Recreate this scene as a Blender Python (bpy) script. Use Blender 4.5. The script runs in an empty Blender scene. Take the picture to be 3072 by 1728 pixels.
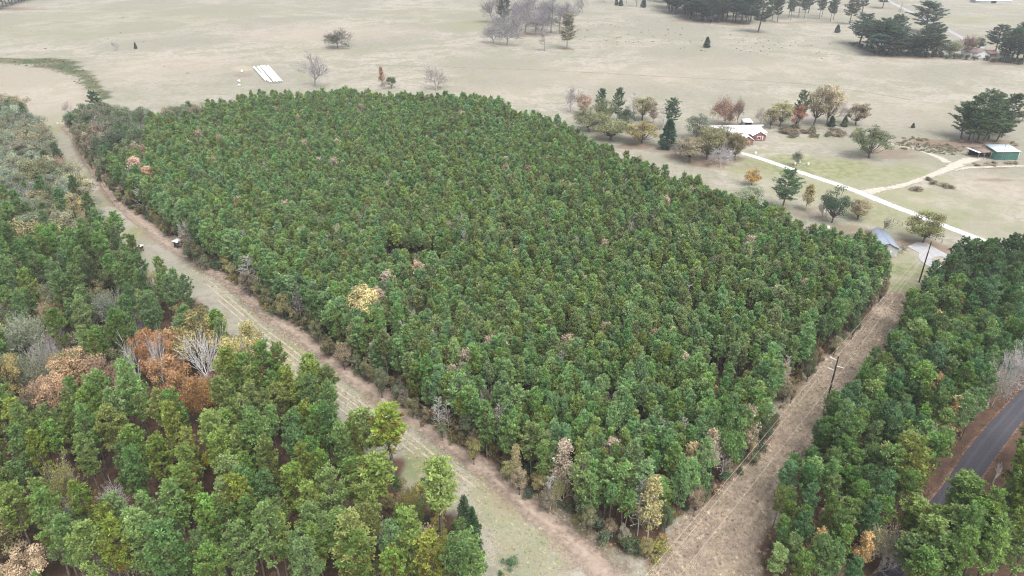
import bpy, bmesh, math, random
import numpy as np
from math import radians, sin, cos, tan, atan2, pi
from mathutils import Vector, Matrix

# ------------------------------------------------------------------ scene, camera, sky, sun
sc = bpy.context.scene
COL = sc.collection
HAZE = 0.00019                 # density of the air
H = 100.0                      # drone height (m)
PITCH = radians(28.0)
HFOV = radians(71.0)
FPX = 1536.0 / tan(HFOV / 2)   # focal length in pixels of the 3072 px photograph

cam_d = bpy.data.cameras.new('camera')
cam_d.sensor_width = 36.0
cam_d.lens = 18.0 / tan(HFOV / 2)
cam_d.clip_start = 1.0
cam_d.clip_end = 12000.0
cam = bpy.data.objects.new('camera', cam_d)
COL.objects.link(cam)
cam.location = (0, 0, H)
cam.rotation_euler = (pi / 2 - PITCH, 0, 0)
sc.camera = cam

SUN_EL, SUN_AZ = radians(58), radians(150)     # azimuth clockwise from +Y
w = bpy.data.worlds.new('World')
sc.world = w
w.use_nodes = True
nt = w.node_tree
bg = nt.nodes['Background']
sky = nt.nodes.new('ShaderNodeTexSky')
sky.sky_type = 'NISHITA'
sky.sun_disc = False
sky.sun_elevation = SUN_EL
sky.sun_rotation = SUN_AZ
sky.altitude = 100
sky.air_density = 1.0
sky.dust_density = 6.0
sky.ozone_density = 1.0
hs = nt.nodes.new('ShaderNodeHueSaturation')
hs.inputs['Saturation'].default_value = 0.30     # overcast: the same sky, greyed evenly
nt.links.new(sky.outputs['Color'], hs.inputs['Color'])
nt.links.new(hs.outputs['Color'], bg.inputs['Color'])
bg.inputs['Strength'].default_value = 0.15

sl = bpy.data.lights.new('sun', 'SUN')
sl.energy = 1.1
sl.angle = radians(38)
sl.color = (1.0, 0.965, 0.91)
sun = bpy.data.objects.new('sun', sl)
COL.objects.link(sun)
sdir = Vector((sin(SUN_AZ) * cos(SUN_EL), cos(SUN_AZ) * cos(SUN_EL), sin(SUN_EL)))
sun.rotation_euler = sdir.to_track_quat('Z', 'Y').to_euler()
sun.location = (0, 0, 300)

vs = sc.view_settings
vs.view_transform = 'Standard'
vs.look = 'None'
vs.exposure = 1.06
vs.gamma = 1.0
vs.use_curve_mapping = False
cy = sc.cycles
cy.max_bounces = 5
cy.diffuse_bounces = 4
cy.glossy_bounces = 1
cy.transmission_bounces = 2
cy.transparent_max_bounces = 6
cy.volume_bounces = 0
cy.use_denoising = True
cy.denoising_prefilter = 'NONE'
cy.denoising_input_passes = 'RGB_ALBEDO_NORMAL'
cy.use_adaptive_sampling = False
cy.filter_width = 1.15
cy.caustics_reflective = False
cy.caustics_refractive = False

# ------------------------------------------------------------------ pixel <-> world helpers
CP, SP = cos(PITCH), sin(PITCH)


def ray(px, py):
    dx = (px - 1536.0) / FPX
    dy = (864.0 - py) / FPX
    return dx, CP + dy * SP, -SP + dy * CP


def gz(px, py, z=0.0):
    """world point at height z seen at a pixel of the 3072 x 1728 photograph"""
    a, b, c = ray(px, py)
    t = (z - H) / c
    return (a * t, b * t, z)


def g2(px, py, z=0.0):
    p = gz(px, py, z)
    return (p[0], p[1])


def top_z(x, y, py):
    a, b, c = ray(1536, py)
    return H + c / b * y


def depth_of(x, y, z=0.0):
    return y * CP + (H - z) * SP


def dist(x, y):
    return math.sqrt(x * x + y * y + H * H)


def polyw(pts, z=0.0):
    return [g2(p[0], p[1], p[2] if len(p) > 2 else z) for p in pts]


def inside(P, poly):
    P = np.asarray(P)
    x, y = P[:, 0], P[:, 1]
    r = np.zeros(len(P), bool)
    n = len(poly)
    j = n - 1
    for i in range(n):
        xi, yi = poly[i]
        xj, yj = poly[j]
        c = ((yi > y) != (yj > y)) & (x < (xj - xi) * (y - yi) / ((yj - yi) or 1e-9) + xi)
        r ^= c
        j = i
    return r


def seg_dist(P, pts, closed=False):
    P = np.asarray(P)
    d = np.full(len(P), 1e9)
    n = len(pts)
    for i in range(n if closed else n - 1):
        a = np.array(pts[i])
        b = np.array(pts[(i + 1) % n])
        ab = b - a
        L = max(1e-9, (ab * ab).sum())
        t = np.clip(((P - a) @ ab) / L, 0, 1)
        q = a + t[:, None] * ab
        d = np.minimum(d, np.hypot(P[:, 0] - q[:, 0], P[:, 1] - q[:, 1]))
    return d


def sdf(P, poly):
    d = seg_dist(P, poly, True)
    return np.where(inside(P, poly), -d, d)


def smooth(a, b, x):
    t = np.clip((x - a) / (b - a), 0, 1)
    return t * t * (3 - 2 * t)


def catmull(pts, per=8):
    P = [np.array(p, float) for p in pts]
    P = [2 * P[0] - P[1]] + P + [2 * P[-1] - P[-2]]
    out = []
    for i in range(1, len(P) - 2):
        p0, p1, p2, p3 = P[i - 1:i + 3]
        for k in range(per):
            t = k / per
            out.append(0.5 * (2 * p1 + (p2 - p0) * t + (2 * p0 - 5 * p1 + 4 * p2 - p3) * t * t + (3 * p1 - p0 - 3 * p2 + p3) * t ** 3))
    out.append(P[-2])
    return [tuple(p) for p in out]


# ------------------------------------------------------------------ regions of the place (traced on the ground)
LANE_SIDE = [(1959, 1675), (1860, 1640), (1745, 1564), (1640, 1500), (1536, 1430), (1420, 1350), (1334, 1290), (1260, 1240), (1215, 1207),
             (1155, 1162), (1095, 1115), (1036, 1075), (947, 1004), (887, 962), (798, 915), (715, 834), (611, 784), (575, 745), (522, 705),
             (477, 669), (387, 611), (352, 575), (325, 540), (298, 500), (268, 462), (247, 411), (222, 378)]
POWER_SIDE = [(2626, 880), (2600, 925), (2560, 970), (2521, 1016), (2471, 1058), (2417, 1114), (2355, 1201), (2310, 1260), (2243, 1375),
              (2132, 1471), (2058, 1534), (1998, 1594), (1975, 1640)]
BACK_TOPS = [(240, 300), (330, 310), (430, 320), (560, 305), (650, 300), (735, 280), (800, 268), (900, 268), (1050, 262), (1150, 275),
             (1300, 275), (1420, 278), (1500, 290), (1545, 322), (1620, 335), (1690, 355), (1760, 400), (1840, 440), (1920, 470), (2010, 515),
             (2090, 520), (2170, 565), (2250, 580), (2330, 620), (2420, 650), (2500, 690), (2580, 725), (2625, 735), (2655, 748)]
PLANT = polyw(LANE_SIDE) + [g2(a, b, 14.0) for a, b in BACK_TOPS] + polyw(POWER_SIDE)

LEFT_EDGE = [(-160, 268, 11), (20, 285, 11), (75, 320, 10), (118, 372, 9), (150, 410, 8), (185, 450, 8), (232, 520, 8), (262, 580, 8),
             (300, 640, 8), (345, 672, 8), (375, 722, 9), (405, 775, 9), (470, 800, 9), (545, 815, 9), (600, 850, 9), (620, 900, 9),
             (690, 955, 9), (760, 965, 9), (770, 1010, 8), (800, 1080, 8), (860, 1110, 9), (930, 1090, 11), (985, 1120, 10), (1012, 1180, 9),
             (1040, 1245, 9), (1070, 1290, 8), (1130, 1310, 7), (1185, 1330, 5), (1190, 1400, 3), (1200, 1450, 2), (1280, 1500, 1),
             (1370, 1540, 0), (1420, 1600, 0), (1450, 1680, 0), (1470, 1780, 0), (1480, 1900, 0)]
LEFT = polyw(LEFT_EDGE) + [g2(-260, 1900), g2(-330, 900), g2(-300, 420)]

RIGHT_EDGE = [(2795, 872, 2), (2740, 930, 2), (2712, 965, 1), (2690, 1000, 1), (2664, 1044, 1), (2625, 1090, 1), (2598, 1150, 1), (2556, 1190, 1),
              (2520, 1230, 0), (2462, 1300, 0), (2425, 1385, 0), (2376, 1450, 0), (2340, 1520, 0), (2312, 1600, 0), (2295, 1750, 0), (2290, 1860, 0)]
ROAD_L = [(2590, 1800), (2635, 1713), (2690, 1639), (2733, 1582), (2790, 1500), (2838, 1439), (2888, 1363), (2942, 1296), (3010, 1222), (3072, 1159), (3160, 1075), (3260, 985)]
ROAD_R = [(2730, 1830), (2752, 1728), (2790, 1650), (2830, 1590), (2880, 1523), (2942, 1439), (3004, 1352), (3050, 1290), (3110, 1215), (3170, 1150), (3250, 1065), (3340, 980)]
RIGHT = polyw(RIGHT_EDGE) + [g2(2510, 1860), g2(2565, 1740), g2(2645, 1620), g2(2725, 1535), g2(2800, 1465), g2(2850, 1400), g2(2900, 1338), g2(2952, 1275),
                             g2(3030, 1190), g2(3090, 1120), g2(3160, 1000), g2(3330, 860), g2(3330, 800), g2(3160, 760, 8), g2(3040, 750, 8),
                             g2(2930, 752, 10), g2(2870, 760, 10), g2(2840, 790, 8), g2(2845, 830, 4), g2(2800, 860, 3)]
BEYOND = polyw([(2810, 1860), (2830, 1720), (2870, 1650), (2930, 1570), (2990, 1500), (3060, 1410), (3120, 1330), (3230, 1220), (3420, 1130), (3600, 1300), (3500, 1900)])

LANE_C = [(1880, 1790), (1819, 1728), (1774, 1683), (1670, 1588), (1536, 1475), (1498, 1442), (1394, 1366), (1290, 1285), (1210, 1235), (1126, 1177),
          (1036, 1117), (977, 1070), (917, 1022), (842, 968), (783, 918), (720, 868), (671, 828), (620, 793), (581, 766), (507, 733), (465, 696),
          (402, 647), (362, 608), (330, 568), (307, 536), (277, 498), (255, 456), (232, 417), (212, 395), (190, 378)]
lane_c = catmull(polyw(LANE_C), 6)

# ------------------------------------------------------------------ materials
def new_mat(name):
    m = bpy.data.materials.new(name)
    m.use_nodes = True
    n = m.node_tree
    for x in list(n.nodes):
        n.nodes.remove(x)
    out = n.nodes.new('ShaderNodeOutputMaterial')
    return m, n, out


def N(n, t, **kw):
    x = n.nodes.new(t)
    for k, v in kw.items():
        setattr(x, k, v)
    return x


def mixc(n, fac, a, b, blend='MIX'):
    x = n.nodes.new('ShaderNodeMix')
    x.data_type = 'RGBA'
    x.blend_type = blend
    for sock, v in ((x.inputs[0], fac), (x.inputs[6], a), (x.inputs[7], b)):
        if isinstance(v, (int, float)):
            sock.default_value = v
        elif isinstance(v, tuple):
            sock.default_value = (*v[:3], 1)
        else:
            n.links.new(v, sock)
    return x.outputs[2]


def mathn(n, op, a, b=None, c=None, clamp=False):
    x = n.nodes.new('ShaderNodeMath')
    x.operation = op
    x.use_clamp = clamp
    for i, v in enumerate((a, b, c)):
        if v is None:
            continue
        if isinstance(v, (int, float)):
            x.inputs[i].default_value = v
        else:
            n.links.new(v, x.inputs[i])
    return x.outputs[0]


def noise(n, scale, detail=3.0, rough=0.55, vec=None, dist_=0.0):
    x = n.nodes.new('ShaderNodeTexNoise')
    x.inputs['Scale'].default_value = scale
    x.inputs['Detail'].default_value = detail
    x.inputs['Roughness'].default_value = rough
    x.inputs['Distortion'].default_value = dist_
    if vec is not None:
        n.links.new(vec, x.inputs['Vector'])
    return x.outputs['Fac']


def mapr(n, v, a, b, c=0.0, d=1.0):
    x = n.nodes.new('ShaderNodeMapRange')
    x.interpolation_type = 'SMOOTHSTEP'
    n.links.new(v, x.inputs[0])
    for i, q in enumerate((a, b, c, d)):
        x.inputs[i + 1].default_value = q
    return x.outputs[0]


def leaf_material(name, translucent=0.28, brown=(0.16, 0.085, 0.03), hue=0.032):
    m, n, out = new_mat(name)
    oi = N(n, 'ShaderNodeObjectInfo')
    hv = N(n, 'ShaderNodeHueSaturation')
    ti = N(n, 'ShaderNodeAttribute', attribute_name='tcol', attribute_type='INSTANCER')
    has = mathn(n, 'GREATER_THAN', ti.outputs['Fac'], 0.0001)
    n.links.new(mixc(n, has, oi.outputs['Color'], ti.outputs['Color']), hv.inputs['Color'])
    n.links.new(mathn(n, 'MULTIPLY_ADD', oi.outputs['Random'], hue, 0.5 - hue * 0.5 + 0.002), hv.inputs['Hue'])
    r2 = mathn(n, 'FRACT', mathn(n, 'MULTIPLY', oi.outputs['Random'], 17.31))
    r3 = mathn(n, 'FRACT', mathn(n, 'MULTIPLY', oi.outputs['Random'], 41.7))
    n.links.new(mathn(n, 'MULTIPLY_ADD', r3, 0.26, 0.83), hv.inputs['Saturation'])
    at = N(n, 'ShaderNodeAttribute', attribute_name='tint')
    val = mathn(n, 'MULTIPLY', mathn(n, 'MULTIPLY_ADD', r2, 0.80, 1.52), mathn(n, 'MULTIPLY_ADD', at.outputs['Fac'], 1.1, 0.48))
    n.links.new(val, hv.inputs['Value'])
    ab = N(n, 'ShaderNodeAttribute', attribute_name='old')
    fac = mathn(n, 'MULTIPLY', ab.outputs['Fac'], mapr(n, r3, 0.25, 1.0), clamp=True)
    col = mixc(n, fac, hv.outputs['Color'], brown)
    b = N(n, 'ShaderNodeBsdfPrincipled')
    b.inputs['Roughness'].default_value = 0.62
    b.inputs['Specular IOR Level'].default_value = 0.25
    n.links.new(col, b.inputs['Base Color'])
    t = N(n, 'ShaderNodeBsdfTranslucent')
    n.links.new(col, t.inputs['Color'])
    mx = N(n, 'ShaderNodeMixShader')
    mx.inputs[0].default_value = translucent
    n.links.new(b.outputs[0], mx.inputs[1])
    n.links.new(t.outputs[0], mx.inputs[2])
    n.links.new(mx.outputs[0], out.inputs[0])
    return m


def simple_mat(name, col, rough=0.8, spec=0.3, var=0.25, scale=3.0, bump=0.0, metal=0.0, col2=None, objcol=False):
    m, n, out = new_mat(name)
    b = N(n, 'ShaderNodeBsdfPrincipled')
    b.inputs['Roughness'].default_value = rough
    b.inputs['Specular IOR Level'].default_value = spec
    b.inputs['Metallic'].default_value = metal
    geo = N(n, 'ShaderNodeNewGeometry')
    f = noise(n, scale, 4, 0.6, geo.outputs['Position'])
    base = col
    if objcol:
        oi = N(n, 'ShaderNodeObjectInfo')
        base = oi.outputs['Color']
    if isinstance(base, tuple):
        d = tuple(c * (1 - var) for c in base)
        l = col2 or tuple(min(1, c * (1 + var)) for c in base)
        c = mixc(n, mapr(n, f, 0.3, 0.7), d, l)
    else:
        k = mapr(n, f, 0.3, 0.7, 1 - var, 1 + var)
        hv = N(n, 'ShaderNodeHueSaturation')
        n.links.new(base, hv.inputs['Color'])
        n.links.new(k, hv.inputs['Value'])
        c = hv.outputs['Color']
    n.links.new(c, b.inputs['Base Color'])
    if bump:
        bp = N(n, 'ShaderNodeBump')
        bp.inputs['Strength'].default_value = bump
        bp.inputs['Distance'].default_value = 0.05
        n.links.new(f, bp.inputs['Height'])
        n.links.new(bp.outputs[0], b.inputs['Normal'])
    n.links.new(b.outputs[0], out.inputs[0])
    return m


M = {}
M['needle'] = leaf_material('needles', 0.30, (0.15, 0.085, 0.03))
M['leaf'] = leaf_material('leaves', 0.36, (0.21, 0.14, 0.075), 0.016)
M['bark'] = simple_mat('bark', (0.12, 0.10, 0.085), 0.9, 0.1, 0.35, 2.2)
M['bare'] = simple_mat('bare_wood', (0.3, 0.28, 0.26), 0.85, 0.15, 0.2, 1.5, objcol=True)

# ------------------------------------------------------------------ mesh building
class MB:
    def __init__(s):
        s.v, s.f, s.t, s.o, s.m, s.n = [], [], [], [], [], 0

    def add(s, v, f, tint=0.5, old=0.0, mat=0):
        v = np.asarray(v, float).reshape(-1, 3)
        f = np.asarray(f, int)
        if len(v) == 0:
            return
        s.v.append(v)
        s.f.append((f + s.n, mat))
        k = len(v)
        s.t.append(np.broadcast_to(np.asarray(tint, float), (k,)))
        s.o.append(np.broadcast_to(np.asarray(old, float), (k,)))
        s.n += k

    def tube(s, pts, rad, sides=5, mat=0, tint=0.5):
        pts = np.asarray(pts, float)
        k = len(pts)
        d = np.gradient(pts, axis=0)
        d /= np.linalg.norm(d, axis=1)[:, None] + 1e-9
        ref = np.array([0.0, 1.0, 0.0]) if abs(d[0][1]) < 0.9 else np.array([1.0, 0, 0])
        u = np.cross(d, ref)
        u /= np.linalg.norm(u, axis=1)[:, None] + 1e-9
        vv = np.cross(d, u)
        a = np.linspace(0, 2 * pi, sides, endpoint=False)
        ring = pts[:, None] + np.asarray(rad)[:, None, None] * (np.cos(a)[None, :, None] * u[:, None] + np.sin(a)[None, :, None] * vv[:, None])
        F = []
        for i in range(k - 1):
            for j in range(sides):
                j2 = (j + 1) % sides
                p, q, r, t = i * sides + j, i * sides + j2, (i + 1) * sides + j2, (i + 1) * sides + j
                F.append((p, q, r))
                F.append((p, r, t))
        s.add(ring.reshape(-1, 3), F, tint, 0, mat)

    def box(s, x0, x1, y0, y1, z0, z1, mat=0):
        v = [(x, y, z) for z in (z0, z1) for y in (y0, y1) for x in (x0, x1)]
        f = [(0, 2, 3), (0, 3, 1), (4, 5, 7), (4, 7, 6), (0, 1, 5), (0, 5, 4), (2, 6, 7), (2, 7, 3), (0, 4, 6), (0, 6, 2), (1, 3, 7), (1, 7, 5)]
        s.add(v, f, 0.5, 0, mat)

    def poly(s, pts, mat=0):
        s.add(pts, [(0, i, i + 1) for i in range(1, len(pts) - 1)], 0.5, 0, mat)

    def mesh(s, name, mats, attrs=False, shade=False):
        me = bpy.data.meshes.new(name)
        V = np.concatenate(s.v)
        F = np.concatenate([f for f, _ in s.f])
        MI = np.concatenate([np.full(len(f), m) for f, m in s.f])
        me.vertices.add(len(V))
        me.vertices.foreach_set('co', V.astype(np.float32).ravel())
        me.loops.add(F.size)
        me.loops.foreach_set('vertex_index', F.astype(np.int32).ravel())
        me.polygons.add(len(F))
        me.polygons.foreach_set('loop_start', np.arange(0, F.size, 3, dtype=np.int32))
        me.polygons.foreach_set('material_index', MI.astype(np.int32))
        if shade:
            me.polygons.foreach_set('use_smooth', np.ones(len(F), bool))
        if attrs:
            a = me.attributes.new('tint', 'FLOAT', 'POINT')
            a.data.foreach_set('value', np.concatenate(s.t).astype(np.float32))
            a = me.attributes.new('old', 'FLOAT', 'POINT')
            a.data.foreach_set('value', np.concatenate(s.o).astype(np.float32))
        for m in mats:
            me.materials.append(m)
        me.update(calc_edges=True)
        me.validate()
        return me

    def merged(s, other, mat):
        for (f, _), v, t, o in zip(other.f, other.v, other.t, other.o):
            pass
        off = s.n
        for (f, _), v, t, o in zip(other.f, other.v, other.t, other.o):
            s.v.append(v)
            s.t.append(t)
            s.o.append(o)
            s.f.append((f + off, mat))
            s.n += len(v)


def tag(o, label=None, cat=None, group=None, kind=None):
    if label:
        o['label'] = label
    if cat:
        o['category'] = cat
    if group:
        o['group'] = group
    if kind:
        o['kind'] = kind
    return o


def link(name, me, parent=None, color=None):
    o = bpy.data.objects.new(name, me)
    COL.objects.link(o)
    if parent is not None:
        o.parent = parent
    if color is not None:
        o.color = (*color, 1)
    return o


def empty(name, loc, rz=0.0, scale=None):
    o = bpy.data.objects.new(name, None)
    o.empty_display_size = 0.5
    COL.objects.link(o)
    o.location = loc
    o.rotation_euler = (0, 0, rz)
    if scale is not None:
        o.scale = scale
    return o


def unit(v):
    return v / (np.linalg.norm(v, axis=-1, keepdims=True) + 1e-9)


def tufts(mb, rng, P, D, L, K, W, spread=0.9, old=None):
    """bunches of needles: K blades fanning out from every point of P about direction D"""
    P, D = np.asarray(P, float), unit(np.asarray(D, float))
    n = len(P)
    L = np.broadcast_to(np.asarray(L, float), (n,))
    d = unit(D[:, None] + spread * rng.normal(size=(n, K, 3)) * np.array([1, 1, 0.75]))
    side = unit(np.cross(d, rng.normal(size=(n, K, 3))))
    ln = L[:, None, None] * rng.uniform(0.65, 1.1, (n, K, 1))
    tip = P[:, None] + d * ln
    wv = side * W * rng.uniform(0.7, 1.3, (n, K, 1))
    v = np.stack([np.broadcast_to(P[:, None], d.shape), tip - wv, tip + wv], 2).reshape(-1, 3)
    f = np.arange(n * K * 3).reshape(-1, 3)
    tint = np.repeat(np.clip(rng.normal(0.5, 0.2, n), 0, 1), K * 3)
    o = np.repeat(old if old is not None else np.zeros(n), K * 3)
    mb.add(v, f, tint, o)


def leaves(mb, rng, P, D, size, old=None, tint=None):
    """single leaf sprays: one bent quad at every point"""
    n = len(P)
    D = unit(D + 0.9 * rng.normal(size=(n, 3)))
    u = unit(np.cross(D, rng.normal(size=(n, 3))))
    v_ = np.cross(D, u)
    s = size * rng.uniform(0.6, 1.3, (n, 1))
    a = P - u * s
    b = P + v_ * s * 0.55
    c = P + u * s - D * s * 0.25
    d = P - v_ * s * 0.55
    v = np.stack([a, b, c, d], 1).reshape(-1, 3)
    i = np.arange(n)[:, None] * 4
    f = np.concatenate([i + np.array([0, 1, 2]), i + np.array([0, 2, 3])])
    t = np.clip(rng.normal(0.5, 0.2, n), 0, 1) if tint is None else tint
    mb.add(v, f, np.repeat(t, 4), np.repeat(old if old is not None else np.zeros(n), 4))


def gen_pine(seed, h, cb, R, style='young', K=11, dead=6):
    rng = np.random.default_rng(seed)
    tr, cr = MB(), MB()
    lean = rng.normal(0, 0.018, 2)
    zz = np.linspace(-0.3, h * 0.97, 9)
    path = np.stack([lean[0] * zz + 0.08 * np.sin(zz * 0.5 + seed), lean[1] * zz + 0.08 * np.cos(zz * 0.4 + seed), zz], 1)
    r0 = 0.0125 * h if style == 'young' else 0.0135 * h
    tr.tube(path, r0 * (1 - 0.86 * (zz / zz[-1]).clip(0, 1) ** 0.9), 6)

    def axis(z):
        return np.array([np.interp(z, zz, path[:, 0]), np.interp(z, zz, path[:, 1]), z])
    P, D, Ls, old = [], [], [], []
    z = cb * h
    while z < h * 0.985:
        t = (z - cb * h) / (h - cb * h)
        if style == 'young':
            prof = max(0, 1 - t ** 2.1) ** 0.5 * (0.74 + 0.26 * min(1, t * 2.4))
            nb = rng.integers(4, 7)
        else:
            prof = math.sqrt(max(0, 1 - t ** 2.4)) * (0.55 + 0.45 * min(1, t * 2.5))
            nb = rng.integers(3, 6)
        az = rng.uniform(0, 2 * pi)
        for k in range(nb):
            if rng.random() < (0.08 if style == 'young' else 0.16):
                continue
            a = az + k * 2 * pi / nb + rng.normal(0, 0.3)
            ln = R * prof * rng.uniform(0.62, 1.18)
            ln = max(ln, 0.35)
            el = radians(4 + 40 * t + rng.normal(0, 9))
            d0 = np.array([cos(a) * cos(el), sin(a) * cos(el), sin(el)])
            base = axis(z)
            ns = 4
            ss = np.linspace(0, 1, ns)
            bp = base + np.outer(ss * ln, d0) + np.outer(0.16 * ln * ss ** 2, [0, 0, 1]) - np.outer(0.10 * ln * np.sin(ss * pi), [0, 0, 1])
            if ln > 0.8:
                tr.tube(bp, 0.018 * ln * (1 - 0.75 * ss) + 0.012, 3)
            nt_ = int(max(2, ln * (3.8 if style == 'young' else 3.8)))
            lat = np.array([-sin(a), cos(a), 0])
            for q in range(nt_):
                s = (0.30 if style == 'young' else 0.38) + (0.72 if style == 'young' else 0.66) * (q + rng.uniform(0, 0.8)) / nt_
                s = min(1.05, s)
                c = base + d0 * ln * s + np.array([0, 0, 0.16 * ln * s * s - 0.1 * ln * sin(min(s, 1) * pi)])
                off = lat * rng.normal(0, 0.26) * ln * (1.25 - 0.8 * s) + np.array([0, 0, rng.normal(0, 0.10)])
                p = c + off
                P.append(p)
                D.append(d0 * 0.55 + off * 0.4 + np.array([0, 0, 0.75]))
                Ls.append(rng.uniform(0.40, 0.60) if style == 'young' else rng.uniform(0.48, 0.72))
                old.append(float(rng.random() < 0.46 * (1 - t) + 0.08) * rng.uniform(0.3, 1))
        z += rng.uniform(0.34, 0.52) if style == 'young' else rng.uniform(0.55, 0.95)
    for q in range(5):
        P.append(axis(h * 0.97) + rng.normal(0, 0.15, 3) + np.array([0, 0, 0.1 * q]))
        D.append(np.array([0, 0, 1.0]) + rng.normal(0, 0.2, 3))
        Ls.append(0.5)
        old.append(0)
    for q in range(dead):                              # dead branch stubs under the crown
        zq = h * rng.uniform(cb * 0.45, cb)
        a = rng.uniform(0, 2 * pi)
        L = rng.uniform(0.5, 1.4)
        b0 = axis(zq)
        tr.tube([b0, b0 + np.array([cos(a), sin(a), 0.1]) * L * 0.5, b0 + np.array([cos(a), sin(a), -0.05]) * L], [0.035, 0.025, 0.008], 3)
    tufts(cr, rng, P, D, np.array(Ls), K, 0.085 if style == 'young' else 0.095, 0.85, np.array(old))
    return tr, cr


def grow(rng, base, d, length, rad, level, maxlev, segs, wig, up, spread, kids, shrink=0.66, gnarl=0.0):
    """recursive limb skeleton; collects (points, radii, level)"""
    pts = [np.array(base, float)]
    dd = np.array(d, float)
    n = 4 if level < 2 else (3 if level < 4 else 2)
    for i in range(n):
        dd = unit(dd + rng.normal(0, wig * (1 + gnarl * level), 3) + np.array([0, 0, up * (0.6 if level else 0.2)]))
        pts.append(pts[-1] + dd * length / n)
    pts = np.array(pts)
    end = max(rad * 0.45, 0.008)
    segs.append((pts, np.linspace(rad, end, n + 1), level))
    if level >= maxlev:
        return
    nk = kids[min(level, len(kids) - 1)]
    nk = max(2, int(nk + rng.integers(-1, 2)))
    a0 = rng.uniform(0, 2 * pi)
    for k in range(nk):
        s = 1.0 if k == 0 else rng.uniform(0.35 if level else 0.45, 0.98)
        i = min(n - 1, int(s * n))
        p = pts[i] + (pts[i + 1] - pts[i]) * (s * n - i)
        ax = unit(pts[i + 1] - pts[i])
        a = a0 + k * 2.4 + rng.normal(0, 0.3)
        u = unit(np.cross(ax, [0.3, 0.2, 1.0] if abs(ax[2]) < 0.9 else [1.0, 0.1, 0]))
        v = np.cross(ax, u)
        th = spread * rng.uniform(0.6, 1.25) * (0.45 if k == 0 else 1.0)
        nd = unit(ax * cos(th) + (u * cos(a) + v * sin(a)) * sin(th))
        grow(rng, p, nd, length * shrink * rng.uniform(0.75, 1.2), max(0.009, rad * rng.uniform(0.42, 0.6)), level + 1, maxlev, segs, wig, up, spread, kids, shrink, gnarl)


def gen_bare(seed, h, form='oak', maxlev=4):
    rng = np.random.default_rng(seed)
    segs = []
    if form == 'oak':
        grow(rng, (0, 0, -0.3), (0, 0, 1), h * 0.30, h * 0.024, 0, maxlev, segs, 0.12, 0.05, 0.85, [6, 5, 5, 5], 0.82)
    elif form == 'snag':
        grow(rng, (0, 0, -0.3), (0, 0, 1), h * 0.33, h * 0.022, 0, maxlev, segs, 0.10, 0.10, 0.62, [6, 5, 5], 0.80)
    elif form == 'vase':
        grow(rng, (0, 0, -0.3), (0, 0, 1), h * 0.27, h * 0.021, 0, maxlev, segs, 0.11, 0.10, 0.66, [6, 5, 5, 4], 0.82)
    elif form == 'tall':                                # one leader, many fine side branches
        zz = np.linspace(-0.3, h, 9)
        ph = rng.uniform(0, 6)
        path = np.stack([0.12 * np.sin(zz * 0.45 + ph), 0.12 * np.cos(zz * 0.37 + ph), zz], 1)
        segs.append((path, np.linspace(h * 0.010, 0.02, 9), 0))
        for k in range(int(h * 5.0)):
            z = h * rng.uniform(0.22, 0.98)
            t = z / h
            a = rng.uniform(0, 2 * pi)
            el = rng.uniform(0.2, 0.9)
            ln = h * 0.16 * (1.12 - t) * rng.uniform(0.5, 1.2) + 0.4
            b = np.array([np.interp(z, zz, path[:, 0]), np.interp(z, zz, path[:, 1]), z])
            grow(rng, b, (cos(a) * cos(el), sin(a) * cos(el), sin(el)), ln, 0.022 + 0.02 * (1 - t), 2, 3, segs, 0.12, 0.1, 0.6, [3, 3, 3], 0.6)
    elif form == 'multi':
        for k in range(int(rng.integers(3, 6))):
            a = rng.uniform(0, 2 * pi)
            grow(rng, (0.15 * cos(a), 0.15 * sin(a), -0.2), unit(np.array([cos(a) * 0.45, sin(a) * 0.45, 1.0])), h * 0.42, h * 0.012, 1, maxlev, segs, 0.12, 0.08, 0.6, [4, 4, 4, 3], 0.7)
    tr, br = MB(), MB()
    tips = []
    for pts, rad, lev in segs:
        (tr if lev <= 1 else br).tube(pts, np.maximum(rad, 0.034), 6 if lev == 0 else (4 if lev == 1 else 3))
        if lev >= 2:
            for q in range(1, len(pts)):
                tips.append(pts[q])
    if not tr.v:
        tr, br = br, tr
    return tr, br, np.array(tips)


def fit_height(tr, cr, tips, h):
    top = max([v[:, 2].max() for v in tr.v] + [v[:, 2].max() for v in cr.v])
    k = h / top
    for mb in (tr, cr):
        mb.v = [v * k for v in mb.v]
    return tips * k


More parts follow.
